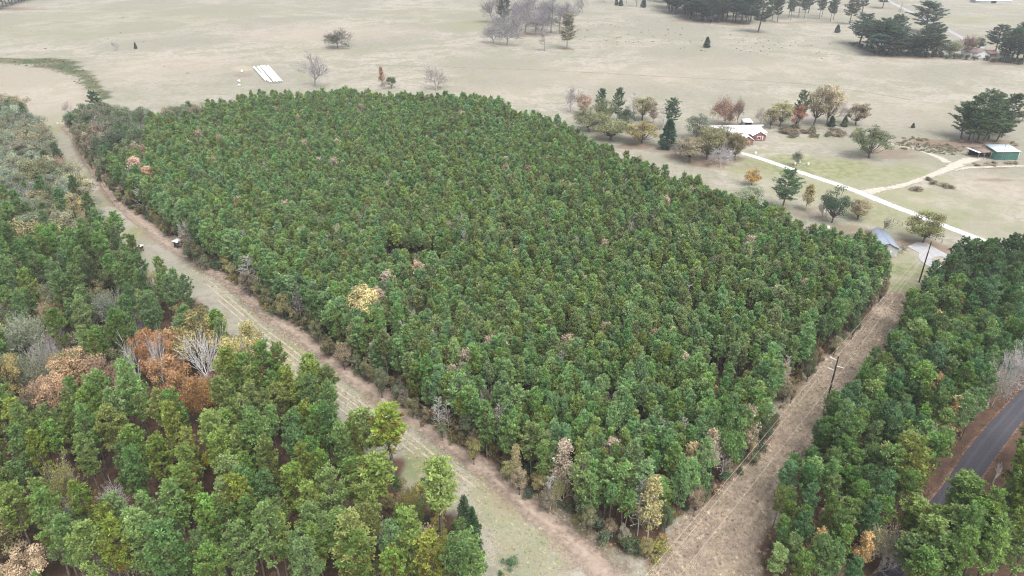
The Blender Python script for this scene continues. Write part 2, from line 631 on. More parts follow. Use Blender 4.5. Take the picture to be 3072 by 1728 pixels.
def gen_broad(seed, h, R, nleaf=5200, size=0.2, cb=0.14, lobes=34, squash=1.0, old=0.12):
    """rounded broadleaf tree: limbs to many leafy lobes"""
    rng = np.random.default_rng(seed)
    tr, cr = MB(), MB()
    zc = h * (cb + (1 - cb) * 0.46)
    rz = h * (1 - cb) * 0.5
    fork = np.array([rng.normal(0, 0.15), rng.normal(0, 0.15), h * cb * 0.95])
    r0 = 0.02 * h
    tr.tube([(0, 0, -0.3), (0.03, 0.02, h * cb * 0.4), fork], [r0 * 1.25, r0, r0 * 0.8], 7)
    LP, LR = [], []
    for k in range(lobes):
        u = rng.normal(size=3)
        u[2] = u[2] * 0.9 + 0.12
        u = unit(u)
        s = rng.uniform(0.2, 1.0) ** 0.6 * 0.84
        c = np.array([u[0] * R * s, u[1] * R * s, zc + u[2] * rz * s * squash])
        LP.append(c)
        LR.append(R * rng.uniform(0.20, 0.34))
        mid = fork * 0.5 + c * 0.5 + np.array([0, 0, -0.06 * h]) + rng.normal(0, 0.15, 3)
        tr.tube([fork, mid, c], [r0 * 0.42, r0 * 0.26, 0.03], 4)
        for q in range(3):
            e = c + unit(rng.normal(size=3)) * LR[-1] * 0.9
            tr.tube([mid * 0.3 + c * 0.7, c * 0.5 + e * 0.5, e], [0.05, 0.035, 0.015], 3)
    LP, LR = np.array(LP), np.array(LR)
    wgt = LR ** 2
    idx = rng.choice(lobes, nleaf, p=wgt / wgt.sum())
    d = unit(rng.normal(size=(nleaf, 3)) * np.array([1, 1, 0.9]) + np.array([0, 0, 0.25]))
    rr = rng.uniform(0, 1, nleaf) ** 0.4
    P = LP[idx] + d * (LR[idx] * rr)[:, None] * np.array([1, 1, 0.8])
    lobe_tint = np.clip(rng.normal(0.5, 0.16, lobes), 0.1, 0.9)
    tint = np.clip(lobe_tint[idx] + rng.normal(0, 0.14, nleaf), 0, 1)
    lobe_old = (rng.random(lobes) < 0.3) * rng.uniform(0.3, 1, lobes)
    o = np.clip(lobe_old[idx] * (rng.random(nleaf) < 0.6) + (rng.random(nleaf) < old), 0, 1)
    leaves(cr, rng, P, d * 0.8 + np.array([0, 0, 0.7]), size, o, tint)
    return tr, cr


def gen_sparse(seed, h, form, nleaf, size, maxlev=4):
    tr, br, tips = gen_bare(seed, h, form, maxlev)
    tips = fit_height(tr, br, tips, h)
    rng = np.random.default_rng(seed + 5)
    lf = MB()
    i = rng.integers(0, len(tips), nleaf)
    P = tips[i] + rng.normal(0, 0.22, (nleaf, 3))
    leaves(lf, rng, P, np.tile([0, 0, 0.6], (nleaf, 1)), size, (rng.random(nleaf) < 0.2) * 0.8)
    tr.merged(br, 0)
    return tr, lf


def gen_cedar(seed, h, R):
    rng = np.random.default_rng(seed)
    tr, cr = MB(), MB()
    tr.tube([(0, 0, -0.2), (0, 0, h * 0.5), (0, 0, h * 0.95)], [0.02 * h, 0.013 * h, 0.02], 5)
    n = int(260 + 40 * h)
    t = rng.uniform(0, 1, n) ** 1.3
    prof = (1 - t) ** 0.75 * np.minimum(1, 0.55 + t * 4)
    a = rng.uniform(0, 2 * pi, n)
    bump_ = 1 + 0.18 * np.sin(a * 3 + t * 9 + seed) + 0.12 * np.sin(a * 7 - t * 15)
    r = R * prof * bump_ * rng.uniform(0.55, 1, n)
    P = np.stack([np.cos(a) * r, np.sin(a) * r, 0.04 * h + t * h * 0.93], 1)
    D = np.stack([np.cos(a), np.sin(a), np.full(n, 0.8)], 1)
    tufts(cr, rng, P, D, rng.uniform(0.35, 0.6, n) * min(1, h / 6 + 0.4), 9, 0.07, 0.7)
    return tr, cr


def gen_shrub(seed, h, R, nleaf=900, size=0.14, stems=7):
    rng = np.random.default_rng(seed)
    tr, cr = MB(), MB()
    nl = 9
    c = np.stack([rng.normal(0, 0.42, nl) * R, rng.normal(0, 0.42, nl) * R, h * rng.uniform(0.3, 0.75, nl)], 1)
    for k in range(stems):
        e = c[k % nl]
        tr.tube([(0, 0, -0.1), e * 0.5 + np.array([0, 0, 0.1 * h]), e], [0.05, 0.035, 0.012], 3)
    idx = rng.integers(0, nl, nleaf)
    d = unit(rng.normal(size=(nleaf, 3)))
    P = c[idx] + d * R * 0.42 * (rng.uniform(0, 1, nleaf) ** 0.4)[:, None] * np.array([1, 1, h / R * 0.55])
    P[:, 2] = np.maximum(P[:, 2], 0.05)
    leaves(cr, rng, P, d + np.array([0, 0, 0.5]), size, (rng.random(nleaf) < 0.15) * 0.8)
    return tr, cr


# ------------------------------------------------------------------ tree prototypes
PROTO = {}      # kind -> list of dict(trunk mesh, crown mesh, h, part names)


def proto(kind, gens, h, crown_mat, wood_mat='bark', parts=('trunk', 'crown')):
    PROTO.setdefault(kind, [])
    for tr, cr in gens:
        k = len(PROTO[kind])
        tm = tr.mesh(kind + '_trunk', [M[wood_mat]], False, True)
        cm = cr.mesh(kind + '_' + parts[1], [M[crown_mat]], crown_mat in ('needle', 'leaf'))
        PROTO[kind].append(dict(tm=tm, cm=cm, tr=tr, cr=cr, h=h, parts=parts, wood=wood_mat, crown=crown_mat))


proto('young', [gen_pine(100 + i, 13.0, (0.60, 0.64, 0.58, 0.66, 0.56, 0.63, 0.60, 0.62)[i], (1.35, 1.45, 1.55, 1.25, 1.5, 1.3, 1.65, 1.3)[i], 'young') for i in range(8)], 13.0, 'needle')
proto('edge', [gen_pine(150 + i, 13.0, (0.26, 0.34, 0.30, 0.40)[i], (2.1, 2.2, 2.4, 2.0)[i], 'mature', 12, 4) for i in range(4)], 13.0, 'needle')
proto('mature', [gen_pine(200 + i, 20.0, (0.50, 0.44, 0.56, 0.40, 0.47, 0.52, 0.60, 0.45)[i], (2.4, 2.7, 2.3, 2.8, 2.5, 2.7, 2.2, 2.6)[i], 'mature', 14) for i in range(8)], 20.0, 'needle')
proto('belt', [gen_pine(260 + i, 15.0, (0.40, 0.46, 0.36, 0.44, 0.50)[i], (2.4, 2.6, 2.5, 2.7, 2.3)[i], 'mature', 13) for i in range(5)], 15.0, 'needle')
proto('full', [gen_pine(280 + i, 20.0, (0.30, 0.34, 0.26, 0.36)[i], (4.2, 4.5, 4.0, 4.6)[i], 'mature', 13) for i in range(4)], 20.0, 'needle')
proto('broad', [gen_broad(300 + i, 14.0, (5.4, 5.0, 6.0, 5.6, 4.8)[i], 6200, 0.19) for i in range(5)], 14.0, 'leaf')
proto('airy', [gen_broad(360 + i, 14.0, 5.0, 5000, 0.20, 0.18, 34) for i in range(4)], 14.0, 'leaf')
proto('round', [gen_broad(330 + i, 10.0, 5.6, 5200, 0.18, 0.16, 22) for i in range(3)], 10.0, 'leaf')


def bare_set(seed, n, h, form, lev=4):
    out = []
    for i in range(n):
        tr, br, tips = gen_bare(seed + i, h, form, lev)
        fit_height(tr, br, tips, h)
        out.append((tr, br))
    return out


proto('bare_oak', bare_set(400, 3, 14.0, 'oak'), 14.0, 'bare', 'bare', ('trunk', 'branches'))
proto('bare_vase', bare_set(420, 4, 15.0, 'vase'), 15.0, 'bare', 'bare', ('trunk', 'branches'))
proto('bare_tall', bare_set(440, 4, 12.0, 'tall'), 12.0, 'bare', 'bare', ('trunk', 'branches'))
proto('snag', bare_set(480, 3, 14.0, 'snag', 3), 14.0, 'bare', 'bare', ('trunk', 'branches'))
proto('bare_multi', bare_set(460, 3, 6.0, 'multi', 4), 6.0, 'bare', 'bare', ('stems', 'branches'))
proto('sparse_oak', [gen_sparse(500 + i, 13.0, 'oak', 4200, 0.20) for i in range(2)], 13.0, 'leaf', 'bare')
proto('sparse_vase', [gen_sparse(520 + i, 15.0, 'vase', 4600, 0.20) for i in range(3)], 15.0, 'leaf', 'bare')
proto('sparse_tall', [gen_sparse(540 + i, 11.0, 'tall', 3600, 0.18) for i in range(3)], 11.0, 'leaf', 'bare')
proto('cedar', [gen_cedar(600 + i, 6.0, 1.7) for i in range(3)], 6.0, 'needle')
proto('shrub', [gen_shrub(640 + i, 2.2, 1.5) for i in range(4)], 2.2, 'leaf', 'bark', ('stems', 'foliage'))

rnd = random.Random(7)


def tree(kind, name, x, y, h, color, label, cat='tree', group=None, width=1.0, wood=None, var=None, rz=None, z=0.0):
    pl = PROTO[kind]
    p = pl[rnd.randrange(len(pl)) if var is None else var % len(pl)]
    s = h / p['h']
    r = empty(name, (x, y, z), rnd.uniform(0, 2 * pi) if rz is None else rz, (s * width, s * width, s))
    t = link(p['parts'][0], p['tm'], r)
    c = link(p['parts'][1], p['cm'], r, color)
    if p['wood'] == 'bare':
        wc = wood or (0.30, 0.27, 0.25)
        t.color = (*wc, 1)
        if p['crown'] == 'bare':
            c.color = (*wc, 1)
    tag(r, label, cat, group)
    return r


def jit(col, a=0.12):
    k = 1 + rnd.uniform(-a, a)
    return tuple(max(0.003, c * k * (1 + rnd.uniform(-a * 0.4, a * 0.4))) for c in col)


# geometry-node scatter for what nobody could count
def scatter_group():
    ng = bpy.data.node_groups.new('scatter', 'GeometryNodeTree')
    ng.interface.new_socket('Geometry', in_out='INPUT', socket_type='NodeSocketGeometry')
    ng.interface.new_socket('Collection', in_out='INPUT', socket_type='NodeSocketCollection')
    ng.interface.new_socket('Geometry', in_out='OUTPUT', socket_type='NodeSocketGeometry')
    i = ng.nodes.new('NodeGroupInput')
    o = ng.nodes.new('NodeGroupOutput')
    ip = ng.nodes.new('GeometryNodeInstanceOnPoints')
    ci = ng.nodes.new('GeometryNodeCollectionInfo')
    ci.inputs['Separate Children'].default_value = True
    ci.inputs['Reset Children'].default_value = True
    ip.inputs['Pick Instance'].default_value = True

    def na(name, t):
        a = ng.nodes.new('GeometryNodeInputNamedAttribute')
        a.data_type = t
        a.inputs['Name'].default_value = name
        return a.outputs['Attribute']
    L = ng.links.new
    L(i.outputs[0], ip.inputs['Points'])
    L(i.outputs[1], ci.inputs['Collection'])
    L(ci.outputs[0], ip.inputs['Instance'])
    L(na('idx', 'INT'), ip.inputs['Instance Index'])
    L(na('rot', 'FLOAT_VECTOR'), ip.inputs['Rotation'])
    L(na('scl', 'FLOAT_VECTOR'), ip.inputs['Scale'])
    L(ip.outputs[0], o.inputs[0])
    return ng


SCATTER = scatter_group()


def scatter(name, pts, heights, specs, label, cat, seed=1, width=None, choice=None):
    """specs: list of (prototype dict, colour, wood colour); one stuff object"""
    rng = np.random.default_rng(seed)
    coll = bpy.data.collections.new(name + '_source')
    hs_ = []
    for k, (p, color, wood) in enumerate(specs):
        mb = MB()
        mb.merged(p['tr'], 0)
        mb.merged(p['cr'], 1)
        key = p['tm'].name + '_joined'
        me = bpy.data.meshes.get(key)
        if me is None:
            me = mb.mesh(key, [M[p['wood']], M[p['crown']]], True)
        o = bpy.data.objects.new('%s_%03d' % (name, k), me)
        o.color = (*color, 1)
        coll.objects.link(o)
        hs_.append(p['h'])
    n = len(pts)
    pts = np.asarray(pts, np.float32)
    me = bpy.data.meshes.new(name)
    me.vertices.add(n)
    co = np.zeros((n, 3), np.float32)
    co[:, :pts.shape[1]] = pts
    me.vertices.foreach_set('co', co.ravel())
    idx = rng.integers(0, len(specs), n).astype(np.int32) if choice is None else np.asarray(choice, np.int32)
    s = np.asarray(heights) / np.asarray(hs_)[idx]
    wd = np.ones(n) if width is None else width
    scl = np.stack([s * wd, s * wd, s], 1).astype(np.float32)
    rot = np.zeros((n, 3), np.float32)
    rot[:, 2] = rng.uniform(0, 2 * pi, n)
    rot[:, 0] = rng.normal(0, 0.02, n)
    rot[:, 1] = rng.normal(0, 0.02, n)
    me.attributes.new('idx', 'INT', 'POINT').data.foreach_set('value', idx)
    tc = np.array([c for _, c, _ in specs], np.float32)[idx] * rng.uniform(0.9, 1.1, (n, 1)).astype(np.float32)
    me.attributes.new('tcol', 'FLOAT_VECTOR', 'POINT').data.foreach_set('vector', tc.astype(np.float32).ravel())
    me.attributes.new('rot', 'FLOAT_VECTOR', 'POINT').data.foreach_set('vector', rot.ravel())
    me.attributes.new('scl', 'FLOAT_VECTOR', 'POINT').data.foreach_set('vector', scl.ravel())
    me.update()
    o = link(name, me)
    md = o.modifiers.new('scatter', 'NODES')
    md.node_group = SCATTER
    for it in SCATTER.interface.items_tree:
        if it.item_type == 'SOCKET' and it.in_out == 'INPUT' and it.socket_type == 'NodeSocketCollection':
            md[it.identifier] = coll
    tag(o, label, cat, None, 'stuff')
    return o


def jitter_grid(poly, step, seed, jit_=0.32, ang=0.0, aspect=1.0):
    rng = np.random.default_rng(seed)
    p = np.array(poly)
    c, s = cos(ang), sin(ang)
    q = np.stack([p[:, 0] * c + p[:, 1] * s, -p[:, 0] * s + p[:, 1] * c], 1)
    xs = np.arange(q[:, 0].min(), q[:, 0].max(), step)
    ys = np.arange(q[:, 1].min(), q[:, 1].max(), step * aspect)
    X, Y = np.meshgrid(xs, ys)
    X = X + (np.arange(len(ys)) % 2)[:, None] * step * 0.5
    X = X + rng.uniform(-jit_, jit_, X.shape) * step
    Y = Y + rng.uniform(-jit_, jit_, Y.shape) * step * aspect
    x, y = X.ravel(), Y.ravel()
    P = np.stack([x * c - y * s, x * s + y * c], 1)
    return P[inside(P, poly)]


def in_view(P, zt, m=160):
    """rough frustum test for trees of height zt: some part within the frame plus a margin (px)"""
    P = np.asarray(P)
    ok = np.zeros(len(P), bool)
    for z in (0.0, zt):
        dep = P[:, 1] * CP + (H - z) * SP
        v = P[:, 1] * SP - (H - z) * CP
        px = 1536 + FPX * P[:, 0] / dep
        py = 864 - FPX * v / dep
        ok |= (px > -m) & (px < 3072 + m) & (py > -m) & (py < 1728 + m)
    return ok

# ------------------------------------------------------------------ ground (one sheet; the masks say what covers it where)
def spaced(a, b, s):
    return list(np.arange(a, b, s))


def growing(a, b, s0, k):
    out, v, s = [], a, s0
    sg = 1 if b > a else -1
    while sg * (b - v) > 0:
        s *= k
        v += sg * s
        out.append(v)
    return out


gx = spaced(-240, 262, 1.5)
gx = growing(-240, -2600, 2, 1.13)[::-1] + gx + growing(262, 2600, 2, 1.13)
gy = spaced(60, 420, 1.5) + spaced(420, 720, 3.0)
gy = growing(60, -700, 3, 1.3)[::-1] + gy + growing(717, 2700, 4, 1.1)
GX, GY = np.meshgrid(gx, gy)
GP = np.stack([GX.ravel(), GY.ravel()], 1)
near = (GP[:, 1] > 40) & (GP[:, 1] < 900) & (np.abs(GP[:, 0]) < 700)
gi = np.where(near)[0]
Q = GP[gi]
wob = 1.3 * np.sin(Q[:, 0] * 0.31 + Q[:, 1] * 0.11) + 1.1 * np.sin(Q[:, 1] * 0.27 - Q[:, 0] * 0.19 + 1.7) + 0.8 * np.sin(Q[:, 0] * 0.83 + 0.7) * np.sin(Q[:, 1] * 0.71)
litter = np.zeros(len(Q))
for pg, a, b in ((PLANT, 3.2, -2.5), (LEFT, 2.5, -3), (RIGHT, 1.5, -2), (BEYOND, 4, -1)):
    litter = np.maximum(litter, smooth(a, b, sdf(Q, pg) + wob * 0.8))
roadc = [tuple(v) for v in (np.array(polyw(ROAD_L)) + np.array(polyw(ROAD_R))) / 2]
litter = np.maximum(litter, smooth(11, 7, seg_dist(Q, roadc) + wob * 0.5) * 0.9)
ROW = polyw(POWER_SIDE[::1]) + [g2(1935, 1700), g2(1960, 1900), g2(2330, 1900)] + [g2(p[0], p[1]) for p in RIGHT_EDGE[::-1]]
row = smooth(2.5, -2.5, sdf(Q, ROW) + wob * 0.5)
lane_d = seg_dist(Q, lane_c)
dirt = smooth(5.2, 1.2, lane_d + wob * 0.7) * 0.85
lane_side = catmull(polyw(LANE_SIDE), 4)
ld = seg_dist(Q, lane_side)
band = smooth(12, 2, lane_d) * smooth(9, 3, ld)             # needle litter blown from the planted edge
litter = np.maximum(litter, band * 0.55)
green = np.zeros(len(Q))
pale = np.zeros(len(Q))
marsh = np.zeros(len(Q))
rust = np.zeros(len(Q))


def spot(arr, px, py, rx, ry, v, z=0.0):
    x, y = g2(px, py, z)
    d = np.sqrt(((Q[:, 0] - x) / rx) ** 2 + ((Q[:, 1] - y) / ry) ** 2) + wob * 0.07
    np.maximum(arr, v * smooth(1.15, 0.45, d), out=arr)


for s in [(885, 1055, 8, 7, .6), (850, 1020, 5, 6, .5), (1260, 1390, 5, 8, .7), (1330, 1420, 4, 6, .6), (1560, 1600, 8, 8, .5), (1500, 1530, 7, 9, .55), (1450, 1470, 5, 7, .55),
          (1580, 1690, 9, 6, .4), (1740, 1600, 3, 6, .5), (1820, 1670, 3, 5, .45), (420, 690, 7, 10, .8), (330, 600, 5, 10, .6), (262, 520, 5, 10, .55),
          (180, 385, 14, 14, .65), (150, 360, 16, 22, .45), (2440, 505, 26, 11, 1), (2360, 475, 18, 8, .8), (2520, 520, 22, 10, .85), (2280, 455, 10, 5, .6),
          (2330, 540, 20, 10, .45), (2640, 640, 14, 10, .6), (2600, 600, 12, 8, .5), (2700, 770, 12, 6, .55), (2690, 810, 14, 7, .95), (2720, 860, 9, 8, .75),
          (2740, 900, 7, 7, .8), (2690, 870, 12, 9, .6), (2800, 480, 20, 9, .35), (2900, 620, 34, 26, .42), (2980, 680, 26, 22, .4), (1420, 1180, 1, 1, 0),
          (2780, 660, 14, 8, .35), (1000, 155, 60, 22, .35), (1450, 75, 60, 60, .5), (2900, 60, 60, 40, .5), (2600, 300, 40, 14, .3), (2420, 420, 20, 8, .5), (2650, 440, 25, 8, .4), (2400, 500, 50, 18, .75), (2600, 520, 44, 20, .65), (2560, 570, 44, 22, .6), (2700, 640, 34, 26, .6), (2480, 600, 24, 16, .4), (2640, 740, 24, 16, .45), (2760, 500, 36, 14, .3)]:
    spot(green, *s)
for s in [(2660, 935, 4.5, 4, 1), (2690, 955, 3, 3, .9), (2700, 945, 3, 2, .7), (300, 535, 4, 4, .8), (478, 690, 3, 5, .35), (600, 795, 4, 4, .3), (2160, 500, 6, 3.5, .8),
          (730, 205, 14, 12, .55), (2610, 800, 6, 1.4, 1), (2655, 797, 2, 1.2, .9), (2750, 600, 5, 6, .4), (2470, 520, 3, 2, .5), (900, 1075, 6, 6, .4)]:
    spot(pale, *s)
for s in [(2680, 730, 12, 6, .65), (2765, 735, 10, 6, .8), (2640, 760, 8, 6, .5), (2800, 745, 10, 6, .7), (2870, 440, 14, 8, .7), (2960, 430, 18, 8, .6), (2960, 500, 10, 4, .9), (2840, 430, 24, 8, .8), (2700, 470, 14, 7, .55), (2230, 500, 14, 6, .4), (2160, 480, 16, 8, .7), (2000, 450, 12, 6, .7), (2430, 640, 12, 8, .45), (2560, 700, 12, 10, .6),
          (2660, 455, 16, 6, .6), (2720, 430, 18, 8, .4), (2120, 490, 14, 8, .85), (2050, 470, 10, 8, .7), (1900, 440, 14, 6, .8), (2200, 375, 12, 6, .6), (2400, 385, 22, 4, .6),
          (1600, 105, 26, 16, .6), (1700, 148, 8, 6, .7), (2080, 62, 30, 16, .8), (2200, 72, 24, 14, .8), (2450, 66, 26, 12, .55), (2350, 68, 30, 10, .6), (2280, 98, 14, 6, .6),
          (2750, 172, 46, 9, .7), (3030, 190, 30, 10, .8), (2900, 178, 26, 5, .6), (2720, 90, 20, 14, .5), (15, 28, 60, 20, .9), (3000, 540, 14, 3, .6), (730, 225, 10, 12, .5)]:
    spot(rust, *s)
ML = polyw([(-20, 172), (60, 178), (130, 174), (215, 178), (250, 205), (300, 250), (330, 290), (300, 300), (265, 262), (225, 228), (150, 205), (80, 190), (-20, 192)])
marsh = np.maximum(marsh, smooth(4, -3, sdf(Q, ML) + wob))
for s_ in [(300, 60, 170, 200, .40), (700, 30, 160, 160, .34), (1300, 40, 120, 110, .35), (2000, 110, 120, 50, .25), (1500, 190, 80, 14, .3)]:
    spot(green, *s_)
FIELD2 = polyw([(-60, 196), (90, 198), (200, 225), (262, 285), (300, 330), (210, 372), (120, 370), (20, 330), (-60, 300)])
tanf = smooth(6, -6, sdf(Q, FIELD2) + wob) * 0.7
for s in [(950, 100, 90, 60, .8), (1100, 95, 70, 40, .7), (500, 200, 60, 60, .7), (1900, 225, 120, 40, .55), (2300, 200, 120, 40, .4), (2700, 330, 70, 40, .3), (1500, 280, 40, 30, .5), (3000, 560, 30, 20, .6)]:
    x, y = g2(s[0], s[1])
    d = np.sqrt(((Q[:, 0] - x) / s[2]) ** 2 + ((Q[:, 1] - y) / s[3]) ** 2) + wob * 0.07
    tanf = np.maximum(tanf, s[4] * smooth(1.2, 0.3, d))

nx, ny = len(gx), len(gy)
me = bpy.data.meshes.new('ground')
me.vertices.add(nx * ny)
co = np.zeros((nx * ny, 3), np.float32)
co[:, :2] = GP
me.vertices.foreach_set('co', co.ravel())
ii = np.arange(nx * ny).reshape(ny, nx)
F = np.stack([ii[:-1, :-1], ii[:-1, 1:], ii[1:, 1:], ii[1:, :-1]], -1).reshape(-1, 4).astype(np.int32)
me.loops.add(F.size)
me.loops.foreach_set('vertex_index', F.ravel())
me.polygons.add(len(F))
me.polygons.foreach_set('loop_start', np.arange(0, F.size, 4, dtype=np.int32))


def put(name, arrs):
    full = np.zeros((nx * ny, 4), np.float32)
    full[:, 3] = 1
    for k, a in enumerate(arrs):
        full[gi, k] = np.clip(a, 0, 1)
    me.attributes.new(name, 'FLOAT_COLOR', 'POINT').data.foreach_set('color', full.ravel())


put('cover_a', (litter, green, dirt))
put('cover_b', (row, pale, marsh))
put('cover_c', (rust, tanf, np.zeros(len(Q))))
me.update(calc_edges=True)


def ground_material():
    m, n, out = new_mat('ground_cover')
    geo = N(n, 'ShaderNodeNewGeometry')
    pos = geo.outputs['Position']
    A = N(n, 'ShaderNodeAttribute', attribute_name='cover_a')
    B = N(n, 'ShaderNodeAttribute', attribute_name='cover_b')
    C = N(n, 'ShaderNodeAttribute', attribute_name='cover_c')
    sa, sb, sc_ = (N(n, 'ShaderNodeSeparateColor') for _ in range(3))
    for s, a in ((sa, A), (sb, B), (sc_, C)):
        n.links.new(a.outputs['Color'], s.inputs[0])
    big = noise(n, 0.011, 4, 0.55, pos, 0.6)
    mid = noise(n, 0.055, 4, 0.6, pos, 0.4)
    small = noise(n, 0.32, 5, 0.65, pos, 0.3)
    fine = noise(n, 1.6, 4, 0.7, pos)
    tiny = noise(n, 5.5, 3, 0.7, pos)

    def edge(mask, amt=0.55, nz=None):
        """break up the soft border of a mask with noise"""
        k = mathn(n, 'MULTIPLY_ADD', nz or small, amt, -amt * 0.5)
        j = mathn(n, 'MULTIPLY_ADD', fine, amt * 0.6, -amt * 0.3)
        s = mathn(n, 'ADD', mathn(n, 'ADD', mask, k), j)
        return mapr(n, mathn(n, 'MULTIPLY', s, mapr(n, mask, 0.0, 0.12)), 0.18, 0.82)
    # pasture: pale straw with green-grey and tan patches
    straw = mixc(n, mapr(n, big, 0.36, 0.64), (0.2332, 0.2252, 0.1861), (0.3298, 0.3062, 0.2602))
    straw = mixc(n, mathn(n, 'MULTIPLY', mapr(n, mid, 0.45, 0.60), 0.80), straw, (0.2229, 0.2252, 0.1659))
    straw = mixc(n, mathn(n, 'MULTIPLY', mapr(n, small, 0.47, 0.62), 0.62), straw, (0.1957, 0.1755, 0.1392))
    straw = mixc(n, mathn(n, 'MULTIPLY', mapr(n, fine, 0.49, 0.62), 0.45), straw, (0.1820, 0.1576, 0.1166))
    straw = mixc(n, mathn(n, 'MULTIPLY', sc_.outputs[1], 0.55), straw, (0.3412, 0.2882, 0.2377))
    # mown green grass
    grass = mixc(n, mapr(n, small, 0.35, 0.65), (0.140, 0.172, 0.076), (0.2538, 0.2397, 0.1551))
    grass = mixc(n, mathn(n, 'MULTIPLY', mapr(n, fine, 0.5, 0.75), 0.5), grass, (0.2557, 0.2181, 0.1278))
    col = mixc(n, edge(sa.outputs[1], 0.5), straw, grass)
    # dry weeds under the power line: mauve-brown, mottled
    weed = mixc(n, mapr(n, small, 0.36, 0.64), (0.1805, 0.1420, 0.1132), (0.2792, 0.2237, 0.1709))
    weed = mixc(n, mathn(n, 'MULTIPLY', mapr(n, fine, 0.48, 0.58), 0.8), weed, (0.1179, 0.0938, 0.0771))
    weed = mixc(n, mathn(n, 'MULTIPLY', mapr(n, tiny, 0.5, 0.62), 0.6), weed, (0.3309, 0.2743, 0.2070))
    weed = mixc(n, mathn(n, 'MULTIPLY', mapr(n, mid, 0.52, 0.7), 0.3), weed, (0.1805, 0.1684, 0.0963))
    col = mixc(n, edge(sb.outputs[0], 0.4), col, weed)
    # bare pinkish soil, leaf-stained soil, pale sand
    soil = mixc(n, mapr(n, fine, 0.35, 0.7), (0.1927, 0.1429, 0.1081), (0.2820, 0.2209, 0.1692))
    rustc = mixc(n, mapr(n, small, 0.35, 0.7), (0.1391, 0.0940, 0.0662), (0.2030, 0.1429, 0.1090))
    col = mixc(n, mathn(n, 'MULTIPLY', edge(sc_.outputs[0], 0.55), 0.8), col, rustc)
    col = mixc(n, mathn(n, 'MULTIPLY', edge(sa.outputs[2], 0.6), 0.62), col, soil)
    sand = mixc(n, mapr(n, fine, 0.35, 0.7), (0.3158, 0.2482, 0.1880), (0.4211, 0.3534, 0.2858))
    col = mixc(n, edge(sb.outputs[1], 0.6), col, sand)
    # wet weeds in the far draw
    mar = mixc(n, mapr(n, mid, 0.38, 0.62), (0.0564, 0.0865, 0.0414), (0.1429, 0.1354, 0.0752))
    mar = mixc(n, mapr(n, small, 0.45, 0.65), mar, (0.0827, 0.0752, 0.0451))
    col = mixc(n, edge(sb.outputs[2], 0.6, mid), col, mar)
    # fallen needles and leaves under the trees
    duff = mixc(n, mapr(n, small, 0.35, 0.68), (0.0545, 0.0357, 0.0263), (0.1109, 0.0677, 0.0470))
    duff = mixc(n, mathn(n, 'MULTIPLY', mapr(n, tiny, 0.5, 0.7), 0.5), duff, (0.1551, 0.0987, 0.0677))
    col = mixc(n, edge(sa.outputs[0], 0.5), col, duff)
    b = N(n, 'ShaderNodeBsdfPrincipled')
    b.inputs['Roughness'].default_value = 0.95
    b.inputs['Specular IOR Level'].default_value = 0.08
    n.links.new(col, b.inputs['Base Color'])
    bp = N(n, 'ShaderNodeBump')
    bp.inputs['Strength'].default_value = 0.7
    bp.inputs['Distance'].default_value = 0.35
    hgt = mathn(n, 'ADD', mathn(n, 'MULTIPLY', small, 0.5), mathn(n, 'MULTIPLY', fine, 0.5))
    n.links.new(hgt, bp.inputs['Height'])
    n.links.new(bp.outputs[0], b.inputs['Normal'])
    n.links.new(b.outputs[0], out.inputs[0])
    return m


me.materials.append(ground_material())
tag(link('ground', me), 'pale straw pasture, mown lanes and leaf-strewn forest floor', None, None, 'structure')

# ------------------------------------------------------------------ roads and tracks (thin sheets with worn edges)
def sheet_mat(name, dark, light, scale=1.2, feather=0.5, rough=0.9, streak=None):
    m, n, out = new_mat(name)
    geo = N(n, 'ShaderNodeNewGeometry')
    pos = geo.outputs['Position']
    e = N(n, 'ShaderNodeAttribute', attribute_name='edge')
    f1 = noise(n, scale, 5, 0.65, pos)
    f2 = noise(n, scale * 0.18, 3, 0.6, pos)
    col = mixc(n, mapr(n, f1, 0.32, 0.68), dark, light)
    col = mixc(n, mathn(n, 'MULTIPLY', mapr(n, f2, 0.4, 0.7), 0.35), col, tuple(0.5 * (a + b) * 0.8 for a, b in zip(dark, light)))
    if streak is not None:
        w_ = N(n, 'ShaderNodeAttribute', attribute_name='across')
        s1 = mathn(n, 'ABSOLUTE', mathn(n, 'SUBTRACT', mathn(n, 'ABSOLUTE', mathn(n, 'SUBTRACT', w_.outputs['Fac'], 0.5)), 0.2))
        k = mapr(n, mathn(n, 'ADD', s1, mathn(n, 'MULTIPLY_ADD', f2, 0.10, -0.05)), 0.10, 0.02)
        col = mixc(n, mathn(n, 'MULTIPLY', k, streak[3]), col, streak[:3])
    b = N(n, 'ShaderNodeBsdfPrincipled')
    b.inputs['Roughness'].default_value = rough
    b.inputs['Specular IOR Level'].default_value = 0.15
    n.links.new(col, b.inputs['Base Color'])
    tr = N(n, 'ShaderNodeBsdfTransparent')
    a = mathn(n, 'ADD', e.outputs['Fac'], mathn(n, 'MULTIPLY_ADD', f1, feather, -feather * 0.5))
    a = mathn(n, 'ADD', a, mathn(n, 'MULTIPLY_ADD', f2, feather, -feather * 0.5))
    al = mapr(n, a, 0.12, 0.12 + max(0.06, feather * 0.9))
    mx = N(n, 'ShaderNodeMixShader')
    n.links.new(al, mx.inputs[0])
    n.links.new(tr.outputs[0], mx.inputs[1])
    n.links.new(b.outputs[0], mx.inputs[2])
    n.links.new(mx.outputs[0], out.inputs[0])
    return m


